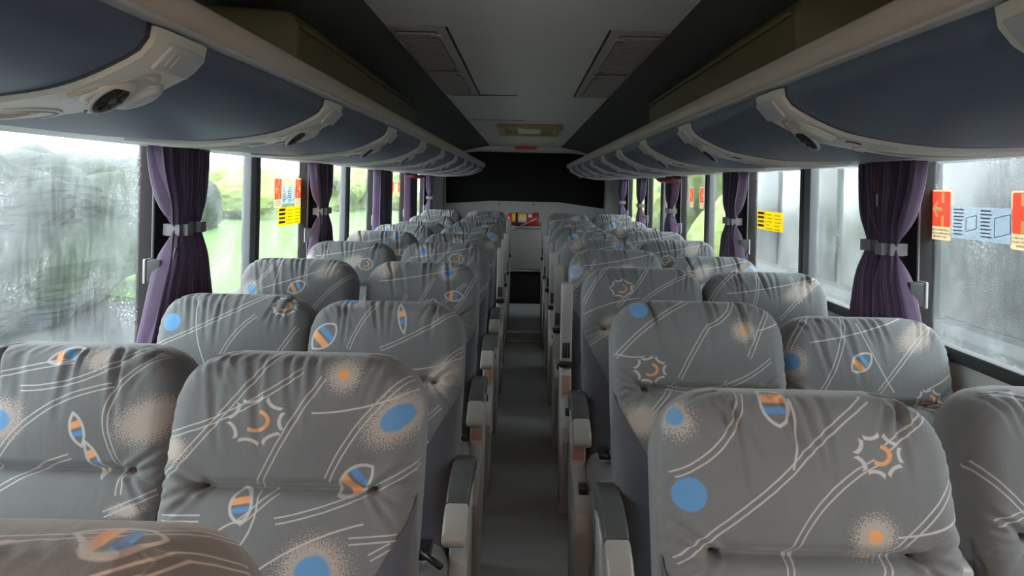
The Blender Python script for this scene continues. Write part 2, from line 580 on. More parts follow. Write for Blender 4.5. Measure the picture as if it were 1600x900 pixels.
def box_mesh(name, x0, x1, y0, y1, z0, z1, bev=0.0, seg=2, smooth=None):
    bm = bmesh.new()
    bmesh.ops.create_cube(bm, size=1)
    for v in bm.verts:
        v.co = Vector((x0 + (v.co.x + .5) * (x1 - x0), y0 + (v.co.y + .5) * (y1 - y0), z0 + (v.co.z + .5) * (z1 - z0)))
    if bev > 0:
        bmesh.ops.bevel(bm, geom=list(bm.edges), offset=bev, segments=seg, profile=0.5, affect='EDGES')
    return bm_mesh(name, bm, bev > 0 if smooth is None else smooth)


def prism_mesh(name, pts, axis, a0, a1, bev=0.0, seg=2):
    """polygon pts in the plane normal to axis, extruded a0..a1; axis 'x': pts=(y,z); 'y': pts=(x,z); 'z': (x,y)"""
    bm = bmesh.new()

    def mk(p, a):
        return {'x': (a, p[0], p[1]), 'y': (p[0], a, p[1]), 'z': (p[0], p[1], a)}[axis]
    A = [bm.verts.new(mk(p, a0)) for p in pts]
    B = [bm.verts.new(mk(p, a1)) for p in pts]
    n = len(pts)
    bm.faces.new(A)
    bm.faces.new(B[::-1])
    for i in range(n):
        bm.faces.new((A[i], B[i], B[(i + 1) % n], A[(i + 1) % n]))
    bmesh.ops.recalc_face_normals(bm, faces=bm.faces)
    if bev > 0:
        bmesh.ops.bevel(bm, geom=list(bm.edges), offset=bev, segments=seg, profile=0.5, affect='EDGES')
    return bm_mesh(name, bm, bev > 0)


def tube_mesh(name, pts, r, n=8, closed=False):
    pts = [Vector(p) for p in pts]
    V, F = [], []
    m = len(pts)
    up = Vector((0, 0, 1))
    for i, p in enumerate(pts):
        if closed:
            t = (pts[(i + 1) % m] - pts[i - 1]).normalized()
        else:
            t = (pts[min(i + 1, m - 1)] - pts[max(i - 1, 0)]).normalized()
        s = t.cross(up)
        if s.length < 1e-3:
            s = t.cross(Vector((1, 0, 0)))
        s.normalize()
        w = s.cross(t)
        rr = r[i] if isinstance(r, (list, tuple)) else r
        for k in range(n):
            a = 2 * PI * k / n
            V.append(p + s * (math.cos(a) * rr) + w * (math.sin(a) * rr))
    for i in range(m if closed else m - 1):
        j = (i + 1) % m
        for k in range(n):
            F.append((i * n + k, i * n + (k + 1) % n, j * n + (k + 1) % n, j * n + k))
    if not closed:
        F.append(tuple(range(n))[::-1])
        F.append(tuple((m - 1) * n + k for k in range(n)))
    return pymesh(name, V, F, True)


def lathe_mesh(name, prof, n=24, axis='z'):
    """prof: (r, h) pairs"""
    V, F = [], []
    for (r, h) in prof:
        for k in range(n):
            a = 2 * PI * k / n
            c, s = r * math.cos(a), r * math.sin(a)
            V.append({'z': (c, s, h), 'x': (h, c, s), 'y': (c, h, s)}[axis])
    for i in range(len(prof) - 1):
        for k in range(n):
            F.append((i * n + k, i * n + (k + 1) % n, (i + 1) * n + (k + 1) % n, (i + 1) * n + k))
    F.append(tuple(range(n))[::-1])
    F.append(tuple((len(prof) - 1) * n + k for k in range(n)))
    return pymesh(name, V, F, True)


def shade_auto(me, ang=0.6):
    """smooth faces but keep hard corners"""
    me.polygons.foreach_set('use_smooth', [True] * len(me.polygons))
    try:
        me.set_sharp_from_angle(angle=ang)
    except Exception:
        pass
    return me


def text_mesh(txt, size, extrude=0.0006, align='CENTER'):
    cu = bpy.data.curves.new('lettering', 'FONT')
    cu.body = txt
    cu.size = size
    cu.align_x = align
    cu.align_y = 'CENTER'
    cu.extrude = extrude
    cu.resolution_u = 3
    o = bpy.data.objects.new('lettering_tmp', cu)
    COL.objects.link(o)
    dg = bpy.context.evaluated_depsgraph_get()
    me = bpy.data.meshes.new_from_object(o.evaluated_get(dg))
    bpy.data.objects.remove(o)
    me.name = 'lettering'
    return me


STRUCT = {'kind': 'structure'}


def struct(name, me, mat, parent=None):
    o = obj(name, me, parent, mat)
    if parent is None:
        o['kind'] = 'structure'
    return o


# ------------------------------------------------------------------ shell of the coach
Y0, Y1 = -2.6, 9.25          # front partition, rear wall
WX = 1.20                    # inner face of the side walls
CZ = CAM_Z + 0.50            # flat ceiling height
WIN_BS, WIN_T = {-1: .88, 1: .985}, 1.75
STEP_Y = 6.47

fl = struct('floor', box_mesh('floor', -WX, WX, Y0, Y1, -0.08, 0.0), M['floor'])
plat = struct('floor_step', box_mesh('floor_step', -WX, WX, STEP_Y, Y1, 0.0, 0.09), M['floor'])
struct('step_edge', box_mesh('step_edge', -0.28, 0.28, STEP_Y - 0.006, STEP_Y + 0.03, 0.078, 0.094, 0.003), M['chrome'], plat)
struct('step_edge', box_mesh('step_edge_low', -0.28, 0.28, STEP_Y - 0.014, STEP_Y, 0.0, 0.012, 0.003), M['chrome'], plat)
for sx in (-1, 1):
    struct('step_edge', box_mesh('step_edge_side', sx * 0.272 - .008, sx * 0.272 + .008, STEP_Y - 0.012, STEP_Y, 0.0, 0.09, 0.003), M['chrome'], plat)

# ceiling: flat middle, dark coves running down to the walls
ceil = struct('ceiling', box_mesh('ceiling', -0.47, 0.47, Y0, Y1, CZ, CZ + 0.05), M['ceiling'])
for nm, s in (('cove_lining', -1), ('cove_lining', 1)):
    V = []
    prof = [(.455, .5), (.50, .492), (.60, .47), (.80, .43), (1.0, .39), (1.2, .355), (1.2, .42), (.455, .56)]
    struct(nm, prism_mesh(nm, [(s * x, CAM_Z + z) for x, z in prof], 'y', Y0, Y1), M['cove'], ceil)
# seams in the ceiling sheet
struct('ceiling_seam', prism_mesh('ceiling_seam', [(-.44, 3.985), (-.30, 3.975), (-.05, 3.985), (-.30, 4.02), (-.40, 4.03)], 'z', CZ - .003, CZ + .001), M['seam'], ceil)
struct('ceiling_seam', box_mesh('ceiling_seam_b', -.44, -.02, 5.50, 5.514, CZ - .002, CZ + .001), M['seam'], ceil)

# outer roof keeps the sky out above the racks
struct('roof', prism_mesh('roof', [(-1.3, 1.72), (-1.3, 1.80), (-.6, 2.03), (.6, 2.03), (1.3, 1.80), (1.3, 1.72), (1.2, 1.76), (.5, 1.98), (-.5, 1.98), (-1.2, 1.76)],
                          'y', Y0 - .1, Y1 + .1), M['roof'])

PILL = {-1: [-.90, .72, 2.36, 3.98, 5.66, 7.10, 8.45], 1: [-1.04, .58, 2.22, 3.86, 5.48, 6.92, 8.22]}
wallname = {-1: 'wall_left', 1: 'wall_right'}
win_n = 0
trim_n = 0
for s in (-1, 1):
    WIN_B = WIN_BS[s]
    w = struct(wallname[s], box_mesh('wall', min(s * WX, s * (WX + .03)), max(s * WX, s * (WX + .03)), Y0, Y1, -0.08, WIN_B), M['wall'])
    struct('upper_panel', box_mesh('upper_panel', min(s * WX, s * (WX + .08)), max(s * WX, s * (WX + .08)), Y0, Y1, WIN_T, 1.86), M['cove'], w)
    # window sill ledge
    struct('window_sill', box_mesh('sill', min(s * (WX - .02), s * (WX + .02)), max(s * (WX - .02), s * (WX + .02)), Y0, 8.7, WIN_B - .03, WIN_B + .006, .004), M['darkrub'], w)
    ps = PILL[s]
    xa, xb = sorted((s * (WX - .025), s * (WX + .03)))
    for i, p in enumerate(ps):
        hw = 0.085
        o = struct('pillar_lining', box_mesh('pillar', xa, xb, p - hw, p + hw, WIN_B, WIN_T, .006), M['pillar'], w)
        for e in (-1, 1):
            struct('pillar_edge', box_mesh('pillar_edge', *sorted((s * (WX - .028), s * (WX - .02))), p + e * hw - .005, p + e * hw + .005, WIN_B, WIN_T, .004), M['divider'], w)
    struct('pillar_lining', box_mesh('pillar_rear', xa, xb, ps[-1] + .085, Y1, WIN_B, WIN_T), M['reargrey'], w)
    struct('pillar_lining', box_mesh('pillar_front', xa, xb, Y0, ps[0] - .7, WIN_B, WIN_T), M['pillar'], w)
    # panes and their middle dividers
    edges = [ps[0] - .7] + ps
    for i in range(len(edges) - 1):
        a = edges[i] + (.085 if i else 0)
        b = edges[i + 1] - .085
        mid = (a + b) / 2
        parts = [(a, b)] if i in (0, 6) else [(a, mid), (mid, b)]
        for (c, d) in parts:
            win_n += 1
            g = struct('window_%d' % win_n, box_mesh('window_pane', *sorted((s * (WX + .018), s * (WX + .023))), c, d, WIN_B, WIN_T), M['glass'])
        if len(parts) == 2:
            trim_n += 1
            t = struct('trim_%d' % trim_n, box_mesh('divider', *sorted((s * (WX - .01), s * (WX + .03))), mid - .05, mid + .05, WIN_B, WIN_T, .004), M['divider'])
            struct('rubber_seal', box_mesh('rubber_seal', *sorted((s * (WX - .014), s * (WX + .01))), mid + .012, mid + .052, WIN_B, WIN_T, .003), M['darkrub'], t)

# unseen front partition, its warm brown added to bounce warm light onto near seats
wf = struct('wall_front', box_mesh('wall_front', -1.28, 1.28, Y0 - .06, Y0, -.08, 1.42), M['brown'])
struct('assumed_windscreen_header', box_mesh('assumed_windscreen_header', -1.28, 1.28, Y0 - .06, Y0, 1.80, 1.98), M['brown'], wf)
struct('assumed_windscreen_post', box_mesh('assumed_windscreen_post', -.03, .03, Y0 - .06, Y0, 1.42, 1.80), M['pillar'], wf)
for s in (-1, 1):
    struct('assumed_windscreen_post', box_mesh('assumed_windscreen_corner', *sorted((s * 1.16, s * 1.28)), Y0 - .06, Y0, 1.42, 1.80), M['pillar'], wf)
    win_n += 1
    struct('window_%d' % win_n, box_mesh('assumed_windscreen', *sorted((s * .03, s * 1.16)), Y0 - .035, Y0 - .03, 1.42, 1.80), M['glass'])  # unseen front pane, assumed; added to let daylight fall on the seat fronts

# rear wall with the blacked-out rear window
rw = struct('wall_back', box_mesh('wall_back', -1.28, 1.28, Y1, Y1 + .08, -.08, 1.98), M['reargrey'])
rwp = [(-1.01, 1.16), (-.42, 1.205), (.44, 1.205), (1.02, 1.135), (1.03, 1.62), (.95, 1.80), (.6, 1.835), (-.6, 1.835), (-.95, 1.80), (-1.02, 1.62)]
struct('rear_window_panel', prism_mesh('rear_window_panel', rwp, 'y', Y1 - .02, Y1 + .01, .006), M['bglass'], rw)
struct('header', prism_mesh('header', [(-1.0, 1.835), (-.8, 1.855), (.8, 1.855), (1.0, 1.835), (1.0, 1.95), (-1.0, 1.95)], 'y', Y1 - .10, Y1 + .01, .01), M['reargrey'], rw)
for s in (-1, 1):
    struct('rear_pillar', prism_mesh('rear_pillar', [(s * 1.03, 0.9), (s * 1.2, .9), (s * 1.2, 1.76), (s * 1.03, 1.76)], 'y', Y1 - .18, Y1 + .01, .02), M['reargrey'], rw)
for px, pz in ((-.32, 1.165), (.12, 1.165)):
    struct('rear_screw', lathe_mesh('rear_screw', [(.012, -.006), (.012, 0), (.006, .002)], 10, 'y'), M['steel'], rw).location = (px, Y1 - .003, pz)

sg = obj('emergency_sign', box_mesh('emergency_sign', -.14, .14, Y1 - .115, Y1 - .10, 1.872, 1.912, .003), None, M['stickred'])
tag(sg, 'small red strip sign above the black rear window', 'sign')
tl = text_mesh('SAÍDA DE EMERGÊNCIA', .021)
t = obj('lettering', tl, sg, M['darkred'], (0, Y1 - .116, 1.892))
t.rotation_euler = (R(90), 0, 0)

# ------------------------------------------------------------------ engine cover with the extinguisher at the end of the aisle
EC_Y = 8.0
ec = empty('engine_cover', (0, EC_Y, .09))
tag(ec, 'pale grey engine cover box closing the end of the aisle', 'cover')
obj('top_panel', box_mesh('cover_panel', -.33, .33, 0, .03, .385, .845, .012), ec, M['reargrey'])
obj('lower_panel', box_mesh('cover_lower', -.33, .33, .015, .04, 0, .355, .006), ec, M['cover_dark'])
obj('edge_strip', box_mesh('cover_strip', -.33, .33, -.004, .03, .357, .383, .004), ec, M['chrome'])
obj('lid', box_mesh('cover_lid', -1.1, 1.1, -.015, 1.06, .845, .862, .005), ec, M['reargrey'])
obj('side_panel', box_mesh('cover_side', -1.1, -.33, .32, .36, 0, .845), ec, M['reargrey'])
obj('side_panel', box_mesh('cover_side_b', .33, 1.1, .32, .36, 0, .845), ec, M['reargrey'])

ez = .09 + .862
fe = empty('fire_extinguisher', (-.01, EC_Y + .13, ez + .074))
tag(fe, 'red fire extinguisher lying on the engine cover at the aisle end', 'fire extinguisher')
obj('cylinder', lathe_mesh('ext_cyl', [(.02, -.185), (.045, -.178), (.066, -.155), (.073, -.12), (.073, .14), (.068, .158), (.05, .165)], 28, 'x'), fe, M['red'])
obj('strap', lathe_mesh('ext_strap', [(.0735, -.085), (.0755, -.083), (.0755, -.063), (.0735, -.061)], 28, 'x'), fe, M['black'])


def arc_label(name, x0, x1, a0, a1, r, mat):
    V, F = [], []
    n = 10
    for i in range(n + 1):
        a = a0 + (a1 - a0) * i / n
        for x in (x0, x1):
            V.append((x, -r * math.sin(a), r * math.cos(a)))
    for i in range(n):
        F.append((2 * i, 2 * i + 1, 2 * i + 3, 2 * i + 2))
    return obj(name, pymesh(name, V, F, True), fe, mat)


arc_label('label', -.125, -.088, .3, 1.9, .0737, M['yellow'])
arc_label('label', -.058, .035, .4, 2.0, .0737, M['labelwhite'])
arc_label('label', -.050, .020, .45, 1.15, .0742, M['yellow'])
arc_label('label', .055, .10, .5, 1.2, .0737, M['labelwhite'])
obj('handle', box_mesh('ext_handle', .125, .172, -.02, .02, .07, .082, .004), fe, M['black'])
obj('valve', box_mesh('ext_valve', .16, .175, -.025, .025, -.07, .078, .004), fe, M['darkred'])
obj('hose', tube_mesh('ext_hose', [(-.17, -.05, -.02), (-.12, -.105, -.05), (-.02, -.115, -.066), (.05, -.10, -.06)], .009), fe, M['black'])
obj('bracket_strap', tube_mesh('ext_bracket', [(.16, -.085, .02), (.05, -.12, -.03), (-.06, -.150, -.085), (-.16, -.155, -.11)], .008), fe, M['chrome'])


# ------------------------------------------------------------------ luggage racks with service units
def catmull(pts, n):
    P_ = [np.array(p, float) for p in pts]
    P_ = [2 * P_[0] - P_[1]] + P_ + [2 * P_[-1] - P_[-2]]
    out = []
    for i in range(1, len(P_) - 2):
        for k in range(n):
            t = k / n
            a, b, c, d = P_[i - 1:i + 3]
            out.append(.5 * ((2 * b) + (c - a) * t + (2 * a - 5 * b + 4 * c - d) * t * t + (3 * b - a - 3 * c + d) * t ** 3))
    out.append(P_[-2])
    return np.array(out)


RACK = catmull([(.505, .207), (.512, .178), (.546, .154), (.621, .121), (.708, .104), (.80, .0945), (.90, .0945), (1.0, .099)], 6)
_arc = np.concatenate([[0], np.cumsum(np.hypot(*np.diff(RACK, axis=0).T))])
ARC = _arc[-1]


def rackp(sarc, off=0.0):
    """point and outward normal (toward aisle/down) at arc length on the underside profile"""
    x = np.interp(sarc, _arc, RACK[:, 0])
    z = np.interp(sarc, _arc, RACK[:, 1])
    e = .008
    x1, z1 = np.interp(sarc + e, _arc, RACK[:, 0]), np.interp(sarc + e, _arc, RACK[:, 1])
    x0, z0 = np.interp(sarc - e, _arc, RACK[:, 0]), np.interp(sarc - e, _arc, RACK[:, 1])
    tx, tz = x1 - x0, z1 - z0
    l = math.hypot(tx, tz) or 1
    nx, nz = tz / l, -tx / l      # points down / to aisle
    return x + nx * off, z + nz * off, nx, nz


def rack_sheet(name, s, a0, a1, y0, y1, off, thick, ny=2, bulge=0.0, taper=0.0):
    """strip of the underside between arc a0..a1 and y0..y1, with side walls"""
    na = 26
    V, F = [], []
    for lay in (0, 1):
        for i in range(na + 1):
            a = a0 + (a1 - a0) * i / na
            for j in range(ny + 1):
                f = j / ny
                o = off + bulge * (1 - (2 * f - 1) ** 4) if lay == 0 else off - thick
                if lay == 0 and taper and (j == 0 or j == ny):
                    o = off - taper
                x, z, _, _ = rackp(a, o)
                V.append((s * x, y0 + (y1 - y0) * f, CAM_Z + z))
    w = ny + 1
    lay = (na + 1) * w
    for i in range(na):
        for j in range(ny):
            q = [i * w + j, (i + 1) * w + j, (i + 1) * w + j + 1, i * w + j + 1]
            F.append(q)
            F.append([k + lay for k in q[::-1]])
    for i in range(na):
        for j in (0, ny):
            F.append((i * w + j, (i + 1) * w + j, (i + 1) * w + j + lay, i * w + j + lay))
    for j in range(ny):
        for i in (0, na):
            F.append((i * w + j, i * w + j + 1, i * w + j + 1 + lay, i * w + j + lay))
    bm = bmesh.new()
    vs = [bm.verts.new(v) for v in V]
    for f in F:
        bm.faces.new([vs[k] for k in f])
    return shade_auto(bm_mesh(name, bm), 0.9)


def place_on_unit(o, s, a, y, off, extra=None):
    """orient an object whose local z is the outward normal, local x runs down the profile and y along the coach"""
    x, z, nx, nz = rackp(a, off)
    nrm = Vector((s * nx, 0, nz))
    yy = Vector((0, 1, 0))
    xx = yy.cross(nrm)
    mt = Matrix(((xx.x, yy.x, nrm.x, s * x), (xx.y, yy.y, nrm.y, y), (xx.z, yy.z, nrm.z, CAM_Z + z), (0, 0, 0, 1)))
    o.matrix_local = mt @ extra if extra is not None else mt
    return o


def conform_oval(name, s, a, y, ra, ry, off, h, n=36):
    """shallow dome lying on the curved underside"""
    V, F = [], []
    rings = [(0.0, h), (.4, h), (.75, h * .95), (.93, h * .7), (1.0, 0), (1.0, -.006)]
    for (k, z) in rings:
        for i in range(n):
            t = 2 * PI * i / n
            x_, z_, _, _ = rackp(a + k * ra * math.cos(t), off + z)
            V.append((s * x_, y + k * ry * math.sin(t), CAM_Z + z_))
    for r_ in range(len(rings) - 1):
        for i in range(n):
            F.append((r_ * n + i, (r_ + 1) * n + i, (r_ + 1) * n + (i + 1) % n, r_ * n + (i + 1) % n))
    return pymesh(name, V, F, True)


def conform_arc(name, s, a, y, ra, ry, off, t, a0=0.0, a1=2 * PI, n=30):
    cl = abs(a1 - a0 - 2 * PI) < 1e-3
    pts = []
    for i in range(n if cl else n + 1):
        q = a0 + (a1 - a0) * i / n
        x_, z_, _, _ = rackp(a + ra * math.cos(q), off)
        pts.append((s * x_, y + ry * math.sin(q), CAM_Z + z_))
    return tube_mesh(name, pts, t, 6, cl)


def oval_mesh(name, rx, ry, h, dome=0.3, n=28):
    V = [(0, 0, h)]
    F = []
    rings = [(.35, h * .97), (.7, h * (1 - dome * .45)), (.92, h * (1 - dome)), (1.0, h * .25), (1.0, -.004)]
    for (k, z) in rings:
        for i in range(n):
            a = 2 * PI * i / n
            V.append((k * rx * math.cos(a), k * ry * math.sin(a), z))
    for i in range(n):
        F.append((0, 1 + i, 1 + (i + 1) % n))
    for r_ in range(len(rings) - 1):
        for i in range(n):
            F.append((1 + r_ * n + i, 1 + (r_ + 1) * n + i, 1 + (r_ + 1) * n + (i + 1) % n, 1 + r_ * n + (i + 1) % n))
    return pymesh(name, V, F, True)


def ring_mesh(name, rx, ry, t, a0=0, a1=2 * PI, n=28):
    cl = abs(a1 - a0 - 2 * PI) < 1e-3
    m = n if cl else n + 1
    return tube_mesh(name, [(rx * math.cos(a0 + (a1 - a0) * i / n), ry * math.sin(a0 + (a1 - a0) * i / n), 0) for i in range(m)], t, 6, cl)


RING_V = ring_mesh('vent_rim', .030, .030, .0035)
DISC_V = oval_mesh('vent_disc', .029, .029, .004, .2)
VANE = box_mesh('vent_vane', -.023, .023, -.0014, .0014, .003, .0055)
HUB = oval_mesh('vent_hub', .007, .007, .0075, .3)
LAMP = oval_mesh('reading_lamp', .034, .023, .012, .5)
LAMP_RIM = ring_mesh('lamp_rim', .037, .026, .003)
BUTTON = oval_mesh('call_button', .012, .010, .006, .3)
SPK = oval_mesh('speaker', .115, .034, .004, .3)
SPK_RIM = ring_mesh('speaker_rim', .119, .038, .0025)
ARC_A = ring_mesh('raised_arc', .055, .050, .002, PI * .55, PI * 1.45)
ARC_B = ring_mesh('raised_arc_b', .16, .055, .004, PI * .62, PI * 1.36)
PLATE = box_mesh('number_plate', -.022, .022, -.050, .050, -.003, .004, .003)
UNIT_Y = {-1: [1.035 + .825 * k for k in range(9)], 1: [.69 + .79 * k for k in range(10)]}
RACK_END = {-1: 8.55, 1: 8.25}
UW = .150
for s in (-1, 1):
    side = 'left' if s < 0 else 'right'
    rk = empty('luggage_rack', (0, 0, 0))
    tag(rk, 'overhead luggage rack with blue panels along the %s windows' % side, 'luggage rack')
    ye = RACK_END[s]
    rail_prof = [(.486, .2085), (.476, .216), (.472, .235), (.477, .252), (.490, .260), (.53, .262), (.53, .2085)]
    obj('rail', shade_auto(prism_mesh('rail', [(s * x, CAM_Z + z) for x, z in rail_prof], 'y', -1.5, ye - .02, .004, 2), 1.2), rk, M['rail'])
    obj('rail_edge', box_mesh('rail_edge', *sorted((s * .482, s * .52)), -1.5, ye - .02, CAM_Z + .2055, CAM_Z + .211), rk, M['unit2'])
    obj('lower_strip', shade_auto(prism_mesh('lower_strip', [(s * .985, CAM_Z + .098), (s * 1.0, CAM_Z + .0965), (s * 1.19, CAM_Z + .0965), (s * 1.2, CAM_Z + .115), (s * .985, CAM_Z + .115)],
                                             'y', -1.5, ye - .05), .5), rk, M['unit2'])
    obj('shelf', prism_mesh('shelf', [(s * .53, CAM_Z + .215), (s * 1.2, CAM_Z + .16), (s * 1.2, CAM_Z + .175), (s * .53, CAM_Z + .232)], 'y', -1.5, ye - .05), rk, M['cove'])
    # rounded rear end cap
    capp = [(x, z) for x, z in RACK] + [(1.19, .10), (1.19, .20), (.53, .262), (.48, .255), (.476, .216)]
    obj('end_cap', shade_auto(prism_mesh('end_cap', [(s * x, CAM_Z + z - .004) for x, z in capp], 'y', ye - .05, ye, .012, 3), .8), rk, M['unit2'])
    ys = UNIT_Y[s]
    bounds = [-1.5] + [e for y in ys for e in (y - UW / 2, y + UW / 2)] + [ye - .05]
    for i in range(0, len(bounds), 2):
        if bounds[i + 1] - bounds[i] < .02:
            continue
        obj('panel', rack_sheet('panel', s, 0.0, ARC, bounds[i] + .008, bounds[i + 1] - .004, 0.0, .02, 8, .006), rk, M['blue'])
    for k, y in enumerate(ys):
        if y > ye - .1:
            continue
        u = obj('service_unit', rack_sheet('service_unit', s, 0.004, ARC, y - UW / 2, y + UW / 2, .013, .03, 6, .0, .004), rk, M['unit'])
        far = s      # on the right rack the outlets sit toward the rear edge
        o = obj('shadow_gap', rack_sheet('shadow_gap', s, 0.0, ARC, y - s * 0 - UW / 2 - .010, y - UW / 2 + .002, .001, .02, 1), u, M['black'])
        c = y + (.022 * s)
        tilt = Matrix.Translation((0, 0, .008)) @ Matrix.Rotation(R(-18) * -s, 4, 'Y')
        obj('recess', conform_oval('recess', s, .135, y + .006 * s, .062, .060, .0115, .0025), u, M['unit2'])
        obj('recess_groove', conform_arc('recess_groove', s, .20, y + .004 * s, .135, .062, .0125, .0032, PI * .60, PI * 1.42) if s > 0 else
            conform_arc('recess_groove', s, .20, y + .004 * s, .135, .062, .0125, .0032, PI * .58, PI * 1.40), u, M['rail'])
        obj('vent_socket', conform_oval('vent_socket', s, .128, c, .037, .036, .013, .006), u, M['unit'])
        place_on_unit(obj('air_vent', DISC_V, u, M['black']), s, .128, c, .014, tilt)
        place_on_unit(obj('vent_rim', RING_V, u, M['unit2']), s, .128, c, .014, tilt)
        for q in range(4):
            place_on_unit(obj('vent_vane', VANE, u, M['darkrub']), s, .128, c, .014, tilt @ Matrix.Rotation(q * PI / 4, 4, 'Z'))
        place_on_unit(obj('vent_hub', HUB, u, M['steel']), s, .128, c, .014, tilt)
        lc = y - .040 * s
        obj('reading_lamp', conform_oval('reading_lamp', s, .120, lc, .036, .023, .013, .012), u, M['unit2'])
        obj('lamp_rim', conform_arc('lamp_rim', s, .120, lc, .039, .026, .014, .0025), u, M['unit'])
        obj('call_button', conform_oval('call_button', s, .190, y - .050 * s, .013, .009, .013, .004), u, M['unit'])
        obj('call_button_rim', conform_arc('call_button_rim', s, .190, y - .050 * s, .014, .010, .0135, .0016), u, M['darkrub'])
        obj('raised_arc', conform_arc('raised_arc', s, .275, y, .058, .052, .0135, .0022, PI * .6, PI * 1.4), u, M['unit2'])
        obj('raised_arc', conform_arc('raised_arc', s, .275, y - .02 * s, .040, .036, .0135, .0018, PI * .5, PI * 1.5), u, M['unit2'])
        obj('speaker', conform_oval('speaker', s, .365, y, .115, .036, .0125, .002), u, M['speaker'])
        obj('speaker_rim', conform_arc('speaker_rim', s, .365, y, .119, .040, .0135, .0022), u, M['unit'])
        pl = place_on_unit(obj('number_plate', PLATE, u, M['unit2']), s, .034, y, .014)
        if (s, k) in ((-1, 0), (1, 0)):
            tm = text_mesh('11' if s < 0 else '09', .030, .0005)
            tx = obj('row_number', tm, u, M['labelwhite'])
            x, z, nx, nz = rackp(.034, .0195)
            # upright lettering facing the aisle, read from the aisle side
            nrm = Vector((s * nx, 0, nz)).normalized()
            xx = Vector((0, -s, 0)) * -1 if s < 0 else Vector((0, -1, 0))
            xx = Vector((0, 1, 0)) if s < 0 else Vector((0, -1, 0))
            yy = nrm.cross(xx)
            tx.matrix_local = Matrix(((xx.x, yy.x, nrm.x, s * x), (xx.y, yy.y, nrm.y, y - .028), (xx.z, yy.z, nrm.z, CAM_Z + z), (0, 0, 0, 1)))

for rk in [o for o in COL.objects if o.name.startswith('luggage_rack')]:
    sx = -1 if 'left' in rk['label'] else 1
    rk.location = (sx * .85, 3.5, CAM_Z + .08)
    inv = Matrix.Translation(rk.location).inverted()
    for ch in rk.children:
        ch.matrix_parent_inverse = inv

# ------------------------------------------------------------------ ceiling fittings
for s, y0, y1 in ((-1, 1.735, 3.62), (1, 1.50, 3.26)):
    side = 'left' if s < 0 else 'right'
    d = empty('air_duct', (0, y0, 0))
    tag(d, 'olive brown boxed duct above the %s luggage rack' % side, 'duct')
    prof = [(.56, .26), (.555, .375), (.575, .412), (.80, .425), (.86, .30), (.86, .26)]
    obj('casing', shade_auto(prism_mesh('casing', [(s * x, CAM_Z + z) for x, z in prof], 'y', 0, y1 - y0, .012, 3), 1.0), d, M['olive'])
    obj('edge_trim', tube_mesh('edge_trim', [(s * .553, .015, CAM_Z + .377), (s * .553, y1 - y0 - .015, CAM_Z + .377)], .006), d, M['olive'])

for s in (-1, 1):
    side = 'left' if s < 0 else 'right'
    v = empty('air_return_grille', (0, 0, CZ))
    tag(v, 'pair of slatted grille panels in the ceiling, %s of centre' % side, 'grille')
    xa, xb = sorted((s * .265, s * .455))
    obj('frame', box_mesh('grille_frame', xa, xb, 2.28, 3.98, -.004, .0, .0015), v, M['grille'])
    obj('frame_edge', box_mesh('grille_edge', *sorted((s * .258, s * .264)), 2.28, 3.98, -.004, .0), v, M['seam'])
    for (a, b, n) in ((2.34, 3.06, 26), (3.14, 3.90, 30)):
        g = obj('grille_panel', box_mesh('grille_panel', *sorted((s * .300, s * .435)), a, b, -.006, -.003), v, M['grilleback'])
        bm = bmesh.new()
        for i in range(n):
            y = a + (b - a) * (i + .5) / n
            h = (b - a) / n * .23
            x0_, x1_ = sorted((s * .302, s * .433))
            r_ = bmesh.ops.create_cube(bm, size=1)['verts']
            for w in r_:
                w.co = Vector((x0_ + (w.co.x + .5) * (x1_ - x0_), y + w.co.y * 2 * h, -.009 + w.co.z * .006))
        sl = obj('slats', bm_mesh('slats', bm), g, M['grille'])
        sl['kind'] = 'stuff'
        for yy in (a + .05, b - .04):
            c_ = obj('clip', box_mesh('clip', *sorted((s * .288, s * .325)), yy - .02, yy + .02, -.014, -.006, .002), g, M['whiteedge'])
            obj('clip_slot', box_mesh('clip_slot', *sorted((s * .297, s * .318)), yy - .008, yy + .008, -.016, -.013), g, M['black'])

lm_ = bpy.data.materials.new('assumed_lamp_lens')
lm_.use_nodes = True
_b = lm_.node_tree.nodes['Principled BSDF']
setc(_b.inputs['Base Color'], (.9, .7, .5))
setc(_b.inputs['Emission Color'], (1.0, .50, .24))
_b.inputs['Emission Strength'].default_value = 70
lamp = empty('assumed_ceiling_lamp', (0.02, -.45, CZ))  # lamp is assumed and unseen, added to throw warm light on nearest seats
tag(lamp, 'assumed warm round ceiling lamp, unseen, added over the front of the aisle', 'lamp')
obj('housing', lathe_mesh('assumed_lamp_housing', [(.13, .0), (.128, -.018), (.105, -.026), (.098, -.02), (.098, 0)], 32), lamp, M['unit'])
obj('lens', lathe_mesh('lamp_lens', [(.097, -.016), (.085, -.026), (.05, -.032), (.012, -.034)], 32), lamp, lm_)

h = empty('roof_hatch', (0.03, 6.25, CZ))
tag(h, 'gold framed roof hatch in the ceiling near the rear window', 'hatch')
obj('frame', prism_mesh('hatch_frame_near', [(-.27, -.42), (.27, -.42), (.25, -.34), (-.25, -.34)], 'z', -.03, .002, .006), h, M['gold'])
obj('frame', prism_mesh('hatch_frame_far', [(-.27, .42), (.27, .42), (.25, .30), (-.25, .30)], 'z', -.045, .002, .006), h, M['gold'])
for s in (-1, 1):
    obj('frame', prism_mesh('hatch_frame_side', [(s * .27, -.42), (s * .27, .42), (s * .21, .36), (s * .21, -.38)], 'z', -.035, .002, .006), h, M['gold'])
obj('cover', box_mesh('hatch_cover', -.21, .21, -.38, .36, -.012, .002), h, M['gold'])
obj('lamp_lens', box_mesh('hatch_lens', -.10, .10, -.20, .20, -.035, -.010, .008), h, M['ceiling'])

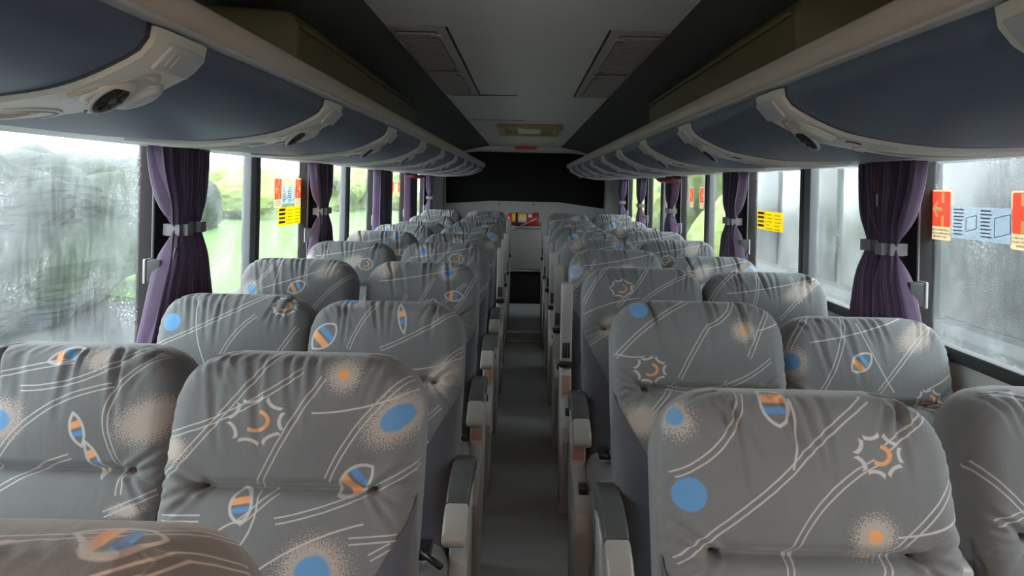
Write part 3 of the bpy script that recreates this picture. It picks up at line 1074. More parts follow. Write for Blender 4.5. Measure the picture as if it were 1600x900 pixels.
# ------------------------------------------------------------------ seats
BW, BH, BT, BR = .224, .70, .125, .045     # half width, height, thickness, edge radius


def sstep(a, b, x):
    t = min(1, max(0, (x - a) / (b - a)))
    return t * t * (3 - 2 * t)


def back_w(h):
    r = .105
    w = BW
    if h < r:
        w = BW - r * .92 + .92 * math.sqrt(max(0, r * r - (r - h) ** 2))
    return w - .016 * sstep(.25, .68, h)


class BackSurf:
    def __init__(self, seed):
        rnd = random.Random(seed)
        self.gro = []
        # gathered pleats falling from the top edge
        for i in range(9):
            x0 = rnd.uniform(-.17, .17)
            l = rnd.uniform(.05, .17)
            self.gro.append((x0, .012, x0 * .93 + rnd.uniform(-.004, .03), .012 + l, rnd.uniform(.0045, .008), rnd.uniform(.004, .009), 0))
        for sx in (-1, 1):
            for i in range(4):
                x0 = sx * rnd.uniform(.12, .19)
                self.gro.append((x0, .012, x0 - sx * rnd.uniform(.02, .05), .07 + rnd.uniform(0, .03), .005, .006, 0))
            # pulls running from the tuft to the sides
            for (dx, dh, dp) in ((.085, -.055, .010), (.085, -.02, .008), (.088, .035, .009), (.06, .07, .007), (.085, .012, .005)):
                self.gro.append((sx * .148, .232, sx * (.148 + dx), .232 + dh + rnd.uniform(-.01, .01), .006, dp, 1))
        self.ph = rnd.uniform(0, 6)

    def front(self, x, h):
        w = back_w(h)
        ex = max(0.0, w - abs(x))
        eh = h
        d = 0.0
        for e in (ex, eh):
            if e < BR:
                d += BR - math.sqrt(max(0, BR * BR - (BR - e) ** 2))
        d = min(d, BR)
        # pillow shape: head lobe and lumbar lobe with a stitched groove between
        xx = x / BW
        bul = .026 * (1 - xx * xx) * math.exp(-((h - .11) / .10) ** 2) + .020 * (1 - xx * xx) * math.exp(-((h - .36) / .12) ** 2)
        bul += .016 * abs(xx) ** 2.5 * sstep(.28, .5, h)
        gv = .032 * math.exp(-((h - .232) / .0095) ** 2) * (1 - sstep(.13, .175, abs(x)))
        gv += .012 * math.exp(-((h - .232) / .045) ** 2) * (1 - sstep(.14, .23, abs(x)))
        for sx in (-1, 1):
            gv += .010 * math.exp(-(((h - .232) / .018) ** 2 + ((x - sx * .148) / .018) ** 2))
        y = d - bul + gv
        for (x0, h0, x1, h1, wd, dp, kd) in self.gro:
            L_ = (x1 - x0) ** 2 + (h1 - h0) ** 2
            t = ((x - x0) * (x1 - x0) + (h - h0) * (h1 - h0)) / L_
            if t < -.1 or t > 1.05:
                continue
            tt = min(1, max(0, t))
            q = math.hypot(x - x0 - tt * (x1 - x0), h - h0 - tt * (h1 - h0))
            if q > 4 * wd:
                continue
            f = (1 - tt) ** .7 if not kd else (1 - .6 * tt)
            y += dp * f * (math.exp(-(q / wd) ** 2) - .45 * math.exp(-((q - 1.7 * wd) / wd) ** 2))
        # puckers along the sewn edge
        e = min(ex, eh)
        if e < .03:
            y += .0026 * (1 - e / .03) * math.sin((x * 1.0 + h) * 260 + self.ph)
        return y


def to_seat(x, y, h, rec, ztop):
    """backrest frame -> seat frame; h measured down from the top edge"""
    c, s = math.cos(rec), math.sin(rec)
    return (x, -h * s + y * c, ztop - h * c - y * s * 0.9)


def backrest_mesh(name, seed, rec, ztop=1.11, nu=104, nh=112):
    sf = BackSurf(seed)
    V, UV, F = [], [], []
    # denser toward the edges
    us = [math.sin(PI / 2 * (2 * i / nu - 1)) * .35 + (2 * i / nu - 1) * .65 for i in range(nu + 1)]
    dens = lambda h: 1.0 + 1.6 * math.exp(-((h - .232) / .03) ** 2) + 1.2 * math.exp(-(h / .04) ** 2)
    cum = np.concatenate([[0], np.cumsum([dens(BH * (k + .5) / 400) for k in range(400)])])
    hs = [float(np.interp(cum[-1] * j / nh, cum, np.linspace(0, BH, 401))) for j in range(nh + 1)]
    for h in hs:
        w = back_w(h)
        for a in us:
            x = a * w
            y = sf.front(x, h)
            V.append(to_seat(x, y, h, rec, ztop))
            UV.append((x + BW, h))
    W_ = nu + 1
    for j in range(nh):
        for i in range(nu):
            F.append((j * W_ + i, (j + 1) * W_ + i, (j + 1) * W_ + i + 1, j * W_ + i + 1))
    # boundary loop (counter-clockwise seen from the front): top, right, bottom, left
    loop = [(i, 0) for i in range(nu)] + [(nu, j) for j in range(nh)] + [(i, nh) for i in range(nu, 0, -1)] + [(0, j) for j in range(nh, 0, -1)]
    prev = [j * W_ + i for i, j in loop]
    nl = len(loop)
    cen = (0.0, .30)
    for (dy, infl) in ((.018, .004), (.05, .007), (.085, .004), (.115, -.012), (.125, -.03)):
        ring = []
        for (i, j) in loop:
            h = hs[j]
            x = us[i] * back_w(h)
            # outward direction in the plane
            ox = max(-1, min(1, x / BW))
            oh = -1.0 if j == 0 else (1.0 if j == nh else (-(1 - h / .105) if h < .105 else 0))
            if j == 0:
                ox *= .3
            l = math.hypot(ox, oh) or 1
            xx = x + ox / l * infl
            hh = h + oh / l * infl
            y = BR + dy - .004
            ring.append(len(V))
            V.append(to_seat(xx, y, hh, rec, ztop))
            UV.append((x + BW + ox / l * dy, h + oh / l * dy))
        for k in range(nl):
            F.append((prev[k], prev[(k + 1) % nl], ring[(k + 1) % nl], ring[k]))
        prev = ring
    F.append(tuple(prev))
    me = pymesh(name, V, F, True)
    uvl = me.uv_layers.new(name='cloth')
    idx = np.empty(len(me.loops), np.int32)
    me.loops.foreach_get('vertex_index', idx)
    uvl.data.foreach_set('uv', np.array(UV, np.float32)[idx].ravel())
    bm = bmesh.new()
    bm.from_mesh(me)
    bmesh.ops.recalc_face_normals(bm, faces=bm.faces)
    bm.to_mesh(me)
    bm.free()
    return me


def side_panel_mesh(name, sx, seed, rec, ztop=1.11, gmax=.085):
    """slate cloth wing: a long leaf that wraps the lower side of the backrest"""
    sf = BackSurf(seed)
    V, F = [], []
    nh, nt = 26, 20
    for j in range(nh + 1):
        h = .24 + (.695 - .24) * j / nh
        g = gmax * sstep(.23, .46, h)
        back = .004 + .151 * sstep(.28, .50, h)
        w = back_w(h)
        for i in range(nt + 1):
            q = -g + (g + back) * i / nt
            if q <= 0:
                x = w + q
                y = sf.front(x, h)
                k = min(1, -q / .03)
                nx, ny = 1 - k, -k
            else:
                x = w + float(np.interp(q, [0, .018, .05, .085, .115, .16], [0, .004, .007, .004, -.004, -.012]))
                y = BR + q - .004
                nx, ny = 1, 0
            l = math.hypot(nx, ny) or 1
            off = .003
            V.append(to_seat(sx * (x + nx / l * off), y + ny / l * off, h, rec, ztop))
    for j in range(nh):
        for i in range(nt):
            a = j * (nt + 1) + i
            q = (a, a + 1, a + nt + 2, a + nt + 1)
            F.append(q if sx > 0 else q[::-1])
    return pymesh(name, V, F, True)


def cushion_mesh():
    nx, ny = 20, 24
    V, UV, F = [], [], []
    W2, D, T = .225, .47, .13

    def rr(e, r=.045):
        return 0 if e > r else r - math.sqrt(max(0, r * r - (r - e) ** 2))
    for j in range(ny + 1):
        for i in range(nx + 1):
            x = -W2 + 2 * W2 * (i / nx)
            y = -D * (j / ny)
            z = .025 * (1 - (x / W2) ** 2) + .012 * math.sin(PI * j / ny)
            z -= min(.045, rr(W2 - abs(x)) + rr(D + y) + rr(-y))
            z -= .008 * math.exp(-((y + .28) / .012) ** 2)
            V.append((x, y, z))
            UV.append((x + .235, .3 - y))
    for j in range(ny):
        for i in range(nx):
            a = j * (nx + 1) + i
            F.append((a, a + nx + 1, a + nx + 2, a + 1))
    loop = [(i, 0) for i in range(nx)] + [(nx, j) for j in range(ny)] + [(i, ny) for i in range(nx, 0, -1)] + [(0, j) for j in range(ny, 0, -1)]
    prev = [j * (nx + 1) + i for i, j in loop]
    for dz in (-.06, -T):
        ring = []
        for i, j in loop:
            x = -W2 + 2 * W2 * i / nx
            y = -D * j / ny
            ring.append(len(V))
            V.append((x, y, dz))
            UV.append((x + .235, .3 - y + .1))
        for k in range(len(loop)):
            F.append((prev[k], ring[k], ring[(k + 1) % len(loop)], prev[(k + 1) % len(loop)]))
        prev = ring
    F.append(tuple(prev[::-1]))
    me = pymesh('cushion', V, F, True)
    uvl = me.uv_layers.new(name='cloth')
    idx = np.empty(len(me.loops), np.int32)
    me.loops.foreach_get('vertex_index', idx)
    uvl.data.foreach_set('uv', np.array(UV, np.float32)[idx].ravel())
    bm = bmesh.new()
    bm.from_mesh(me)
    bmesh.ops.recalc_face_normals(bm, faces=bm.faces)
    bm.to_mesh(me)
    bm.free()
    return me


REC0 = R(17)
BACKS = [backrest_mesh('backrest', 11 + k, REC0) for k in range(4)]
WINGS = {(sx, k, g > .05): side_panel_mesh('side_panel', sx, 11 + k, REC0, gmax=g) for sx in (-1, 1) for k in range(4) for g in (.085, .03)}
CUSH = cushion_mesh()
HINGE = .62     # armrest pivot height


def armrest_meshes():
    # side profile in (y, z); y negative toward the photographer
    pad = [(.02, -.005), (.015, .030), (-.05, .047), (-.14, .045), (-.215, .028), (-.245, .012), (-.238, -.018), (-.15, -.004), (-.06, -.012), (-.02, -.03)]
    cap = [(-.243, .013), (-.29, -.006), (-.325, -.030), (-.332, -.050), (-.32, -.064), (-.27, -.052), (-.236, -.020)]
    body = [(.03, -.03), (.02, .01), (-.06, -.005), (-.15, .002), (-.25, -.022), (-.27, -.05), (-.18, -.032), (-.08, -.04), (-.03, -.065), (.02, -.065)]
    return (prism_mesh('armrest', body, 'x', -.024, .024, .006, 2), prism_mesh('pad', pad, 'x', -.028, .028, .007, 3),
            prism_mesh('tip_cap', cap, 'x', -.029, .029, .009, 3))


ARM = armrest_meshes()
ARM_UP = (prism_mesh('armrest_up', [(.03, -.03), (.035, .02), (.06, .25), (.05, .33), (.02, .345), (-.012, .335), (-.02, .25), (-.028, .06), (-.03, -.03)], 'x', -.026, .026, .008, 3),
          box_mesh('armrest_slot', -.017, -.008, -.034, -.02, .0, .07, .002),
          box_mesh('pivot_block', -.03, .03, -.035, .03, -.045, -.015, .006))
FRAME = prism_mesh('side_frame', [(.05, .60), (-.02, .595), (-.055, .56), (-.085, .44), (-.30, .425), (-.37, .40), (-.385, .35), (-.36, .22), (-.30, .08), (-.28, .0), (-.08, .0), (.0, .2), (.05, .35)],
                   'x', -.026, .026, .008, 2)
FRAME_LIP = prism_mesh('frame_lip', [(-.30, .432), (-.375, .405), (-.39, .35), (-.365, .24), (-.352, .24), (-.374, .35), (-.362, .395), (-.30, .42)], 'x', -.030, .030, .003, 2)
STICKER = box_mesh('worn_sticker', -.020, .020, -.0905, -.0865, .46, .55, .001)
KNOB = prism_mesh('recline_lever', [(.0, .0), (-.05, .012), (-.062, .0), (-.055, -.03), (-.02, -.035), (.0, -.02)], 'x', -.014, .014, .005, 2)
BUCKLE = box_mesh('seat_belt_buckle', -.018, .018, -.055, .02, -.008, .010, .004)
BELT = tube_mesh('belt_webbing', [(0, .04, -.05), (0, .02, 0), (0, -.05, .008), (.05, -.10, .004)], .008)
PED = prism_mesh('pedestal', [(-.06, .0), (-.36, .0), (-.33, .33), (-.04, .33)], 'x', -.03, .03, .008, 2)
PEDX = box_mesh('seat_rail', -.22, .22, -.36, .05, .30, .335, .006)
LATCHM = box_mesh('belt_latch', -.012, .012, -.02, .02, -.015, .015, .003)
BUNG = oval_mesh('frame_bung', .014, .014, .004, .3)


SEAT_DX = .025


def seat(X, Y, label, mat, variant, rec, ztop, aisle=None, arm=None, group='printed coach seats', z0=0.0, mid=False, sticker=False):
    """aisle: -1/+1 side of the seat that faces the aisle, None for a window seat"""
    st = empty('coach_seat', (X + SEAT_DX, Y, z0))
    tag(st, label, 'seat', group)
    bk = obj('backrest', BACKS[variant], st, mat)
    # the recline hinges at the cushion: tilt the whole back about the hip
    hip = Vector((0, -.62 * math.sin(REC0), 1.11 - .62 * math.cos(REC0)))
    dr = rec - REC0
    Mx = Matrix.Translation(hip) @ Matrix.Rotation(-dr, 4, 'X') @ Matrix.Translation(-hip)
    Mx = Matrix.Translation((0, 0, ztop - 1.11)) @ Mx
    top = Mx @ Vector((0, 0, 1.11))
    Mx = Matrix.Translation((0, -top.y, ztop - top.z)) @ Mx
    bk.matrix_local = Mx
    for sx in (-1, 1):
        obj('side_panel', WINGS[(sx, variant, sx == aisle)], bk, M['slate'])
    yb = -.62 * math.sin(rec) - .01
    cu = obj('cushion', CUSH, st, mat, (0, yb + .03, .47))
    obj('seat_rail', PEDX, st, M['steel'], (0, yb, 0))
    obj('pedestal', PED, st, M['steel'], ((-aisle * .14 if aisle else 0), yb, 0))
    if aisle:
        ax = aisle * .247
        fr = obj('side_frame', FRAME, st, M['arm_light'], (ax, yb + .06, 0))
        obj('frame_lip', FRAME_LIP, fr, M['arm_light'])
        if sticker:
            obj('worn_sticker', STICKER, fr, M['pink'])
        obj('recline_lever', KNOB, fr, M['black'], (-aisle * .002, -.23, .445))
        ar = obj('armrest', ARM_UP[0] if arm == 'up' else ARM[0], st, M['arm_light'], (ax, yb + (.035 if arm == 'up' else .14), HINGE))
        if arm == 'up':
            obj('slot', ARM_UP[1], ar, M['black'])
            o = obj('slot', ARM_UP[1], ar, M['black'], (.012, 0, 0))
            o = obj('slot', ARM_UP[1], ar, M['black'], (.025, 0, 0))
            obj('pivot_block', ARM_UP[2], ar, M['black'])
        else:
            obj('pad', ARM[1], ar, M['arm_pad'])
            obj('tip_cap', ARM[2], ar, M['arm_light'])
        bl = obj('seat_belt_buckle', BUCKLE, st, M['black'], (aisle * .17, yb - .09, .515))
        obj('belt_webbing', BELT, bl, M['black'])
        obj('belt_latch', LATCHM, bl, M['chrome'], (-aisle * .03, -.045, .004))
    if mid:
        ar = obj('armrest', ARM_UP[0], st, M['arm_light'], (mid * .272, .05, HINGE - .15))
    return st


ORD = ['nearest', 'second', 'third', 'fourth', 'fifth', 'sixth', 'seventh', 'eighth', 'ninth']
AX, WXS = .430, .914
LOOK = {
    (-1, 0, 'a'): 'grey printed seat with sun motif and large blue oval, near left of the aisle',
    (-1, 0, 'w'): 'grey printed seat with pale beige cloud, window side of nearest full left row',
    (1, 0, 'a'): 'large brownish grey seat with blue dot and sun motif at lower right',
    (1, 0, 'w'): 'dark seat cut off by the right picture edge, below the window',
    (1, 1, 'a'): 'grey seat with round blue dot in its upper left corner, right of aisle',
    (1, 1, 'w'): 'pale grey seat with striped fish print under the exit stickers, right window side',
    (-1, 1, 'a'): 'grey seat with blue-orange fish print at its left shoulder, second left row aisle',
    (-1, 1, 'w'): 'grey seat with white sun print beside the nearest left curtain',
    (-1, 2, 'w'): 'grey seat with beige cloud on its right shoulder, third left row, window side',
    (1, 2, 'a'): 'grey seat with small sun print at upper left, third right row aisle',
    (1, 2, 'w'): 'grey seat with long beige cloud on its right shoulder, third right window seat',
}
for s in (-1, 1):
    side = 'left' if s < 0 else 'right'
    for n in range(9):
        d = (1.31 + .79 * n) if s < 0 else (1.12 + .785 * n)
        rnd = random.Random(n * 7 + s)
        z0 = 0.09 if d > STEP_Y + .55 else 0.0
        for col in ('a', 'w'):
            key = (s, n, col)
            fab = FAB.get(('L' if s < 0 else 'R') + str(n) + col) or GEN[(n * 5 + (0 if col == 'a' else 2) + 2 * (s > 0)) % 6]
            zt = 1.105 + rnd.uniform(-.012, .012)
            rec = R(17 + rnd.uniform(-2, 2))
            dd = 0
            dx = {(-1, 1, 'w'): .04, (-1, 1, 'a'): .01, (1, 1, 'a'): .015, (1, 1, 'w'): .0, (1, 0, 'w'): .045, (1, 0, 'a'): -.010}.get(key, -.018 if (s > 0 and col == 'w') else 0)
            if key == (1, 1, 'a'):
                zt = 1.118
            if key == (-1, 1, 'a'):
                zt, rec = 1.07, R(22)
            if key == (-1, 1, 'w'):
                zt, rec, dd = 1.075, R(20), .03
            if key == (-1, 0, 'w'):
                dd = .10
                zt = 1.078
            if key == (-1, 2, 'w'):
                dd, zt = -.06, 1.11
            if key == (1, 0, 'w'):
                dd, zt = .10, 1.08
            if key == (1, 1, 'w'):
                dd, zt = .05, 1.075
            if z0:
                zt -= .045
            lab = LOOK.get(key) or 'grey printed seat, %s row from camera on the %s, %s side' % (ORD[n], side, 'aisle' if col == 'a' else 'window')
            seat(s * (AX if col == 'a' else WXS) + dx, d + dd, lab, fab, (n + (col == 'w') * 2 + (s > 0)) % 4, rec, zt,
                 aisle=(-s if col == 'a' else None), arm=('up' if n > (4 if s < 0 else 2) else 'down') if col == 'a' else None, z0=z0,
                 mid=(1 if key == (1, 0, 'a') else False), sticker=(n in (2, 3)))
# the seat right in front of the photographer, only its top in view
seat(-AX - .035, .55, 'top edge of the closest seat back, cut off at the lower left corner', FAB['Lm'], 1, R(19), 1.122, aisle=1, arm='down')


# ------------------------------------------------------------------ curtains
def curtain_panel(s, top, tie, bot, ztop, zbot, ztie, seed, xoff, tied=True):
    """gathered cloth; top / tie / bot are (centre, half width) along the coach at the head, the tieback and the hem"""
    rnd = random.Random(seed)
    ns, nz = 110, 44
    V, F = [], []
    k = 6 + rnd.random()
    ph = rnd.uniform(0, 6)
    for j in range(nz + 1):
        z = ztop + (zbot - ztop) * j / nz
        if tied:
            if z >= ztie:
                e = ((ztop - z) / (ztop - ztie)) ** 1.7
                A, B = top, tie
            else:
                e = ((ztie - z) / (ztie - zbot)) ** .8
                A, B = tie, bot
            cy = A[0] + (B[0] - A[0]) * e
            hw = A[1] + (B[1] - A[1]) * e
            pinch = math.exp(-((z - ztie) / .06) ** 2)
        else:
            cy, hw, pinch = top[0], top[1] * (1 + .05 * math.sin(z * 9 + ph)), 0
        amp = .030 * (1 - .86 * pinch)
        for i in range(ns + 1):
            q = i / ns
            a = 2 * PI * k * q + ph + .35 * math.sin(z * 5 + q * 7)
            w = math.sin(a)
            w = math.copysign(abs(w) ** .7, w)
            x = xoff + amp * w + .006 * (1 - .8 * pinch) * math.sin(2.7 * a + 1) - .022 * math.cos(PI * (q - .5)) * (.3 + .7 * pinch)
            y = cy + hw * (2 * q - 1) + .010 * math.cos(a) * (1 - pinch)
            V.append((s * x, y, z))
    W_ = ns + 1
    for j in range(nz):
        for i in range(ns):
            F.append((j * W_ + i, j * W_ + i + 1, (j + 1) * W_ + i + 1, (j + 1) * W_ + i))
    return pymesh('curtain', V, F, True)


CT = CAM_Z + .096
seeds = 0
cn = {-1: ['nearest', 'second', 'third', 'fourth', 'fifth'], 1: ['nearest', 'second', 'third', 'fourth', 'fifth']}
for s in (-1, 1):
    side = 'left' if s < 0 else 'right'
    for i, p in enumerate(PILL[s][2:7]):
        tied = not (s < 0 and i in (2, 3))
        for e, nm in ((-1, 'front'), (1, 'rear')):
            seeds += 1
            yc = p + (-.045 if e < 0 else .115)
            if tied and e < 0:
                me = curtain_panel(s, (p - .075, .135), (yc, .032), (p - .150, .145), CT, .80, 1.245, seeds, 1.115, True)
            elif tied:
                me = curtain_panel(s, (p + .085, .095), (yc, .030), (p + .155, .115), CT, .80, 1.245, seeds, 1.145, True)
            else:
                me = curtain_panel(s, (p + e * .10, .10), None, None, CT, .80, 1.245, seeds, 1.125, False)
            c = obj('curtain', me, None, M['curtain'])
            look = 'gathered purple curtain' if tied else 'loose hanging purple curtain'
            tag(c, '%s on the %s %s window pillar, %s panel' % (look, cn[s][i], side, 'nearer' if e < 0 else 'farther'), 'curtain', 'purple window curtains')
            if tied:
                xa, xb = sorted((s * (1.076 if e < 0 else 1.106), s * 1.155))
                hw = .038
                bm = bmesh.new()
                bmesh.ops.create_cube(bm, size=1)
                for v in bm.verts:
                    v.co = Vector(((xa + xb) / 2 + v.co.x * (xb - xa), yc + v.co.y * 2 * hw, 1.243 + v.co.z * .036))
                bmesh.ops.bevel(bm, geom=[ed for ed in bm.edges if abs(ed.verts[0].co.z - ed.verts[1].co.z) > .01], offset=.018, segments=4, affect='EDGES')
                obj('tieback', shade_auto(bm_mesh('tieback', bm), .6), c, M['tie'])
                if e < 0 and (s < 0 or i > 1):
                    x_ = s * 1.088
                    f = prism_mesh('fastener_strip', [(yc - .135, 1.03), (yc - .105, 1.03), (yc - .045, 1.19), (yc - .070, 1.19)], 'x', *sorted((x_, x_ + s * .006)))
                    obj('fastener_strip', f, c, M['black'])
        # latch box on the window frame beside the curtain
        b = empty('window_latch', (s * 1.165, p - .125, 1.118))
        tag(b, 'small dark latch box on the window frame by the %s %s curtain' % (cn[s][i], side), 'latch', 'window latches')
        obj('body', box_mesh('latch_body', *sorted((0, -s * .045)), -.02, .022, -.036, .036, .005), b, M['darkrub'])
        obj('edge_plate', box_mesh('latch_plate', *sorted((s * .010, s * .002)), -.021, .022, -.038, .038, .002), b, M['whiteedge'])


# ------------------------------------------------------------------ emergency stickers on the panes
def sticker_root(name, s, y, z, label, cat, group=None):
    """local x runs so that the sticker reads from inside; local y up; local z toward the aisle"""
    r = empty(name)
    nrm = Vector((-s, 0, 0))
    up = Vector((0, 0, 1))
    xx = up.cross(nrm)
    r.matrix_world = Matrix(((xx.x, up.x, nrm.x, s * (WX + .0165)), (xx.y, up.y, nrm.y, y), (xx.z, up.z, nrm.z, z), (0, 0, 0, 1)))
    tag(r, label, cat, group)
    return r


def flat(name, pts, parent, mat, z0=0.0, z1=.0008):
    return obj(name, prism_mesh(name, pts, 'z', z0, z1), parent, mat)


def rrect(x0, y0, x1, y1, r=.008, n=4):
    out = []
    for cx, cy, a0 in ((x1 - r, y1 - r, 0), (x0 + r, y1 - r, PI / 2), (x0 + r, y0 + r, PI), (x1 - r, y0 + r, 1.5 * PI)):
        for i in range(n + 1):
            a = a0 + PI / 2 * i / n
            out.append((cx + r * math.cos(a), cy + r * math.sin(a)))
    return out


T1 = text_mesh('SAÍDA DE EMERGÊNCIA', .0085, .0002)
T2 = text_mesh('SALIDA DE EMERGENCIA', .0085, .0002)
T3 = text_mesh('EMERGENCY EXIT', .0085, .0002)


def cut_sheet(name, loops, parent, mat, z):
    """flat printed sheet with cut-outs: loops[0] is the outline, the others are holes"""
    from mathutils.geometry import tessellate_polygon
    vs = [Vector((x, y, z)) for l in loops for x, y in l]
    tris = tessellate_polygon([[Vector((x, y, z)) for x, y in l] for l in loops])
    return obj(name, pymesh(name, vs, [tuple(t) for t in tris]), parent, mat)


def exit_sticker(s, y, z, direction, label):
    r = sticker_root('exit_sticker', s, y, z, label, 'sticker', 'red emergency exit stickers')
    k = direction
    z0, z1 = 0.0, .0008
    b1 = [(k * -.012 - .007, .035), (k * -.012 + .007, .035), (k * -.012 + .007, .066), (k * -.012 - .007, .066)]
    b2 = [(k * -.012 - .007, -.033), (k * -.012 + .007, -.033), (k * -.012 + .007, -.002), (k * -.012 - .007, -.002)]
    ar = [(-k * .008, .022), (k * .022, .022), (k * .010, .038), (k * .020, .040), (k * .040, .0165), (k * .020, -.007), (k * .010, -.005), (k * .022, .011), (-k * .008, .011)]
    ar = ar if k > 0 else ar[::-1]
    field = rrect(-.050, -.034, .050, .068, .006)
    outer = rrect(-.055, -.073, .055, .073)
    cut_sheet('backing', [outer, field], r, M['filmcream'], z1)
    cut_sheet('red_field', [field, b1, b2, ar], r, M['filmred'], z1)
    flat('pane_bar', b1, r, M['filmcream'], z0, z1)
    flat('pane_bar', b2, r, M['filmcream'], z0, z1)
    flat('arrow', ar, r, M['filmcream'], z0, z1)
    for t, yy in ((T1, -.044), (T2, -.054), (T3, -.064)):
        o = obj('lettering', t, r, M['ink'], (0, yy, .0010))
    return r


def instruction_film(s, y, z, w, label):
    r = sticker_root('instruction_sticker', s, y, z, label, 'sticker')
    flat('film', [(-w / 2, -.045), (w / 2, -.045), (w / 2, .045), (-w / 2, .045)], r, M['film'])
    rnd = random.Random(int(y * 100))
    for cx in (-w * .40, w * .06):
        for i in range(8):
            yy = .034 - i * .0098
            l = w * rnd.uniform(.13, .19)
            flat('print_line', [(cx - .01, yy), (cx - .01 + l, yy), (cx - .01 + l, yy + .0032), (cx - .01, yy + .0032)], r, M['inkblue'], .0008, .0012)
    for cx, sc in ((-w * .13, .75), (w * .36, 1.0)):
        q = [(cx - .03 * sc, -.032 * sc), (cx + .03 * sc, -.018 * sc), (cx + .03 * sc, .030 * sc), (cx - .03 * sc, .018 * sc)]
        obj('diagram', tube_mesh('diagram', [(a, b, .001) for a, b in q], .0012, 6, True), r, M['inkblue'])
    return r


def yellow_sticker(s, y, z, w, h_, label):
    r = sticker_root('notice_sticker', s, y, z, label, 'sticker')
    flat('film', rrect(-w / 2, -h_ / 2, w / 2, h_ / 2, .004), r, M['filmyellow'])
    rnd = random.Random(5)
    for i in range(4):
        yy = h_ * (.36 - .22 * i)
        flat('print_block', [(-w * .47, yy - h_ * .06), (-w * .22, yy - h_ * .06), (-w * .22, yy + h_ * .07), (-w * .47, yy + h_ * .07)], r, M['ink'] if i != 2 else M['cream'], .0008, .0012)
    flat('print_rule', [(-w * .18, -h_ * .48), (-w * .165, -h_ * .48), (-w * .165, h_ * .48), (-w * .18, h_ * .48)], r, M['cream'], .0008, .0012)
    for i in range(5):
        for cx in (-.12, .20):
            yy = h_ * (.30 - .18 * i)
            l = rnd.uniform(.12, .24)
            flat('print_line', [(w * cx, yy), (w * (cx + l), yy), (w * (cx + l), yy + h_ * .035), (w * cx, yy + h_ * .035)], r, M['ink'], .0008, .0012)
    return r


# on the right wall the sticker's +x runs toward the photographer's right = nearer; on the left wall likewise reads left-to-right
exit_sticker(1, 2.095, 1.352, -1, 'red exit sticker with left arrow on the nearest right window')
exit_sticker(1, 1.735, 1.352, 1, 'red exit sticker with right arrow, cut by the right picture edge')
instruction_film(1, 1.915, 1.335, .26, 'pale printed instruction film between two exit stickers, right window')
yellow_sticker(1, 3.55, 1.262, .37, .094, 'yellow printed notice sticker on the second right window')
exit_sticker(-1, 3.535, 1.348, -1, 'red exit sticker with left arrow on the second left window')
exit_sticker(-1, 3.85, 1.348, 1, 'red exit sticker with right arrow beside the second left curtain')
instruction_film(-1, 3.69, 1.335, .20, 'pale printed instruction film above the yellow notice, left window')
yellow_sticker(-1, 3.73, 1.226, .37, .094, 'yellow printed notice sticker below exit stickers, left window')
exit_sticker(1, 5.22, 1.352, -1, 'farther red exit sticker behind the third right curtain')
exit_sticker(1, 4.92, 1.352, 1, 'nearer red exit sticker of the middle right window')
exit_sticker(-1, 6.60, 1.352, -1, 'small faraway red exit sticker beside the third left curtain')
exit_sticker(-1, 6.92, 1.352, 1, 'small faraway red exit sticker beside the fourth left curtain')

# emergency hammers
hm = empty('safety_hammer', (1.085, 2.20, CAM_Z + .045))
tag(hm, 'red safety hammer hanging in front of the nearest right curtain', 'hammer')
obj('handle', lathe_mesh('hammer_handle', [(.008, -.045), (.013, -.035), (.014, .0), (.012, .035), (.009, .045)], 14), hm, M['darkred'])
obj('point', lathe_mesh('hammer_point', [(.0025, -.085), (.005, -.08), (.006, -.046)], 12), hm, M['labelwhite'])
for s, y in ((-1, 6.95), (1, 5.28)):
    hh = empty('hammer_holder', (s * 1.06, y, CAM_Z + .075))
    tag(hh, 'dark red rounded hammer holder under the %s luggage rack' % ('left' if s < 0 else 'right'), 'holder')
    o = obj('shell', oval_mesh('holder_shell', .09, .14, .035, .5), hh, M['darkred'])
    o.rotation_euler = (PI, 0, 0)
    obj('base_plate', box_mesh('holder_plate', -.085, .085, -.135, .135, -.002, .006, .002), hh, M['black'])

# ------------------------------------------------------------------ outside
struct('ground', box_mesh('ground', -120, 120, -60, 160, -1.4, -1.3), M['asphalt'])
struct('bounce_pad', box_mesh('bounce_pad', -4.6, 5.8, -40, 90, -1.3, -1.285), M['bounce_ground'])  # pale ground strip added to bounce daylight up to the ceiling
gv = struct('grass_verge', prism_mesh('grass_verge', [(-7, -1.3), (-9, -1.15), (-20, -.6), (-60, .6), (-60, -1.3)], 'y', 15.5, 150), M['grass'])
struct('grass_bank', prism_mesh('grass_bank', [(4.5, -1.3), (8, -.8), (40, .2), (40, -1.3)], 'y', 13, 150), M['grass'])


def hedge(name, X, Y, Z, rx, ry, rz, mat, label, seed):
    rnd = random.Random(seed)
    bm = bmesh.new()
    bmesh.ops.create_icosphere(bm, subdivisions=6, radius=1)
    ks = [(Vector((rnd.gauss(0, 1), rnd.gauss(0, 1), rnd.gauss(0, 1))).normalized() * rnd.uniform(1.5, 12), rnd.uniform(0, 6)) for _ in range(30)]
    pw = lambda c, e: math.copysign(abs(c) ** e, c)
    for v in bm.verts:
        p_ = Vector((pw(v.co.x, .7) * rx, pw(v.co.y, .85) * ry, pw(v.co.z, .6) * rz))
        d_ = sum(math.sin(p_.dot(k) * .55 + q) * .10 / k.length ** .5 for k, q in ks) + rnd.uniform(-.03, .03)
        v.co = p_ + v.co * d_
        v.co.z = max(v.co.z, -Z - 1.35)
    o = obj(name, bm_mesh(name, bm, False), None, mat, (X, Y, Z))
    return tag(o, label, 'hedge', 'greenery outside the windows')


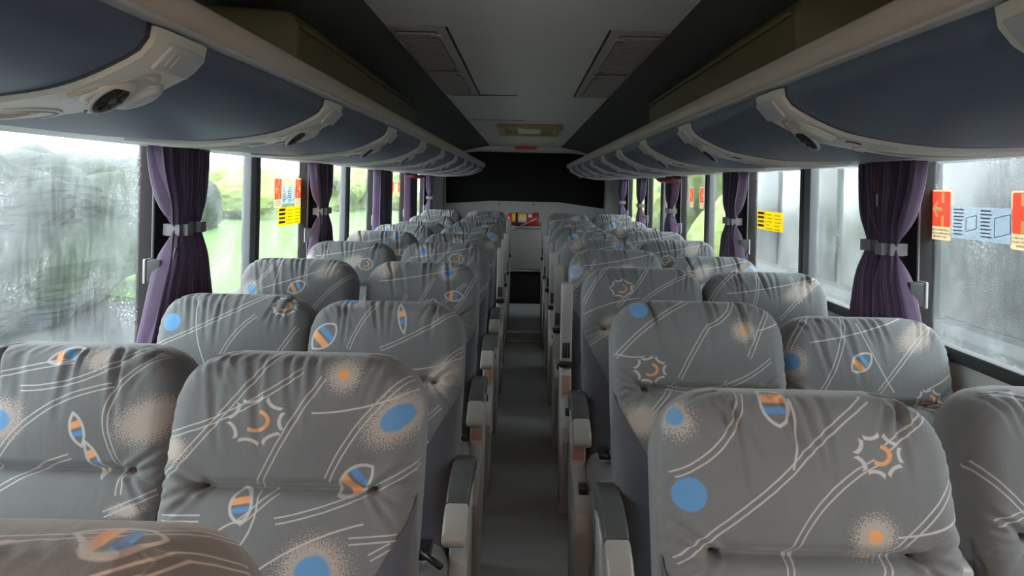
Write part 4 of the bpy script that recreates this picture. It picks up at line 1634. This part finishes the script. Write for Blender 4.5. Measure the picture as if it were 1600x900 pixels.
def bush(X, Y, Z, rx, ry, rz, mat, label, seed, cat='bush'):
    rnd = random.Random(seed)
    bm = bmesh.new()
    bmesh.ops.create_icosphere(bm, subdivisions=5, radius=1)
    ks = [(Vector((rnd.gauss(0, 1), rnd.gauss(0, 1), rnd.gauss(0, 1))).normalized() * rnd.uniform(2, 13), rnd.uniform(0, 6)) for _ in range(26)]
    for v in bm.verts:
        d_ = 1 + sum(math.sin(v.co.dot(k) + p) * .22 / k.length ** .7 for k, p in ks) + rnd.uniform(-.025, .025)
        v.co = Vector((v.co.x * rx, v.co.y * ry, v.co.z * rz)) * d_
        v.co.z = max(v.co.z, -Z - 1.35)
    o = obj('bush', bm_mesh('bush', bm, False), None, mat, (X, Y, Z))
    tag(o, label, cat, 'greenery outside the windows')
    return o


hedge('hedge', -9.5, 3.0, .1, 1.8, 15.0, 1.75, M['leafdark'], 'long dark hedge outside the nearest left window', 1)
hedge('hedge', -15.5, 26.0, .1, 1.9, 8.5, 1.9, M['leafdark'], 'distant dark hedge above the grass, seen between the first two left curtains', 9)
bush(-19, 44, .2, 4, 6, 2.2, M['leafbright'], 'yellow-green bush seen through the exit sticker window, left', 4)
bush(-15, 63, .4, 4, 8, 2.6, M['leafbright'], 'bright far bush seen between the left rear curtains', 5)
bush(7.0, 17.5, .4, 2.0, 3.4, 2.4, M['leafbright'], 'leafy yellow-green bush beside the parked coach, right windows', 6)
bush(7.5, 29, .8, 2.4, 5, 2.8, M['leafbright'], 'bright bush outside the middle right window', 7)
bush(8.5, 45, .8, 3, 7, 3.0, M['leafbright'], 'farthest bright bush on the right side', 8)

nb = empty('parked_coach', (3.3, 0, -1.285))
tag(nb, 'grey parked coach close outside the right windows', 'bus')
obj('body', shade_auto(prism_mesh('coach_body', [(0, .35), (0, 1.9), (.06, 3.1), (.25, 3.4), (2.2, 3.4), (2.45, 3.1), (2.5, .35)], 'y', -2, 11.5, .05, 3), .8), nb, M['coach'])
for i in range(7):
    y = -1.2 + i * 1.75
    wv = obj('window', prism_mesh('coach_window', [(y, 1.75), (y + 1.6, 1.75), (y + 1.6, 2.95), (y, 2.95)], 'x', -.012, .10, .01), nb, M['coachglass'])
obj('stripe', box_mesh('coach_stripe', -.015, .03, -2, 11.5, 3.02, 3.08), nb, M['coachwhite'])
obj('stripe', box_mesh('coach_stripe_low', -.015, .03, -2, 11.5, 1.62, 1.70), nb, M['coachwhite'])
for y in (1.0, 9.0):
    obj('wheel', lathe_mesh('coach_wheel', [(.2, -.02), (.48, -.01), (.5, .05), (.5, .25), (.2, .26)], 28, 'x'), nb, M['black'], (0, y, .5))
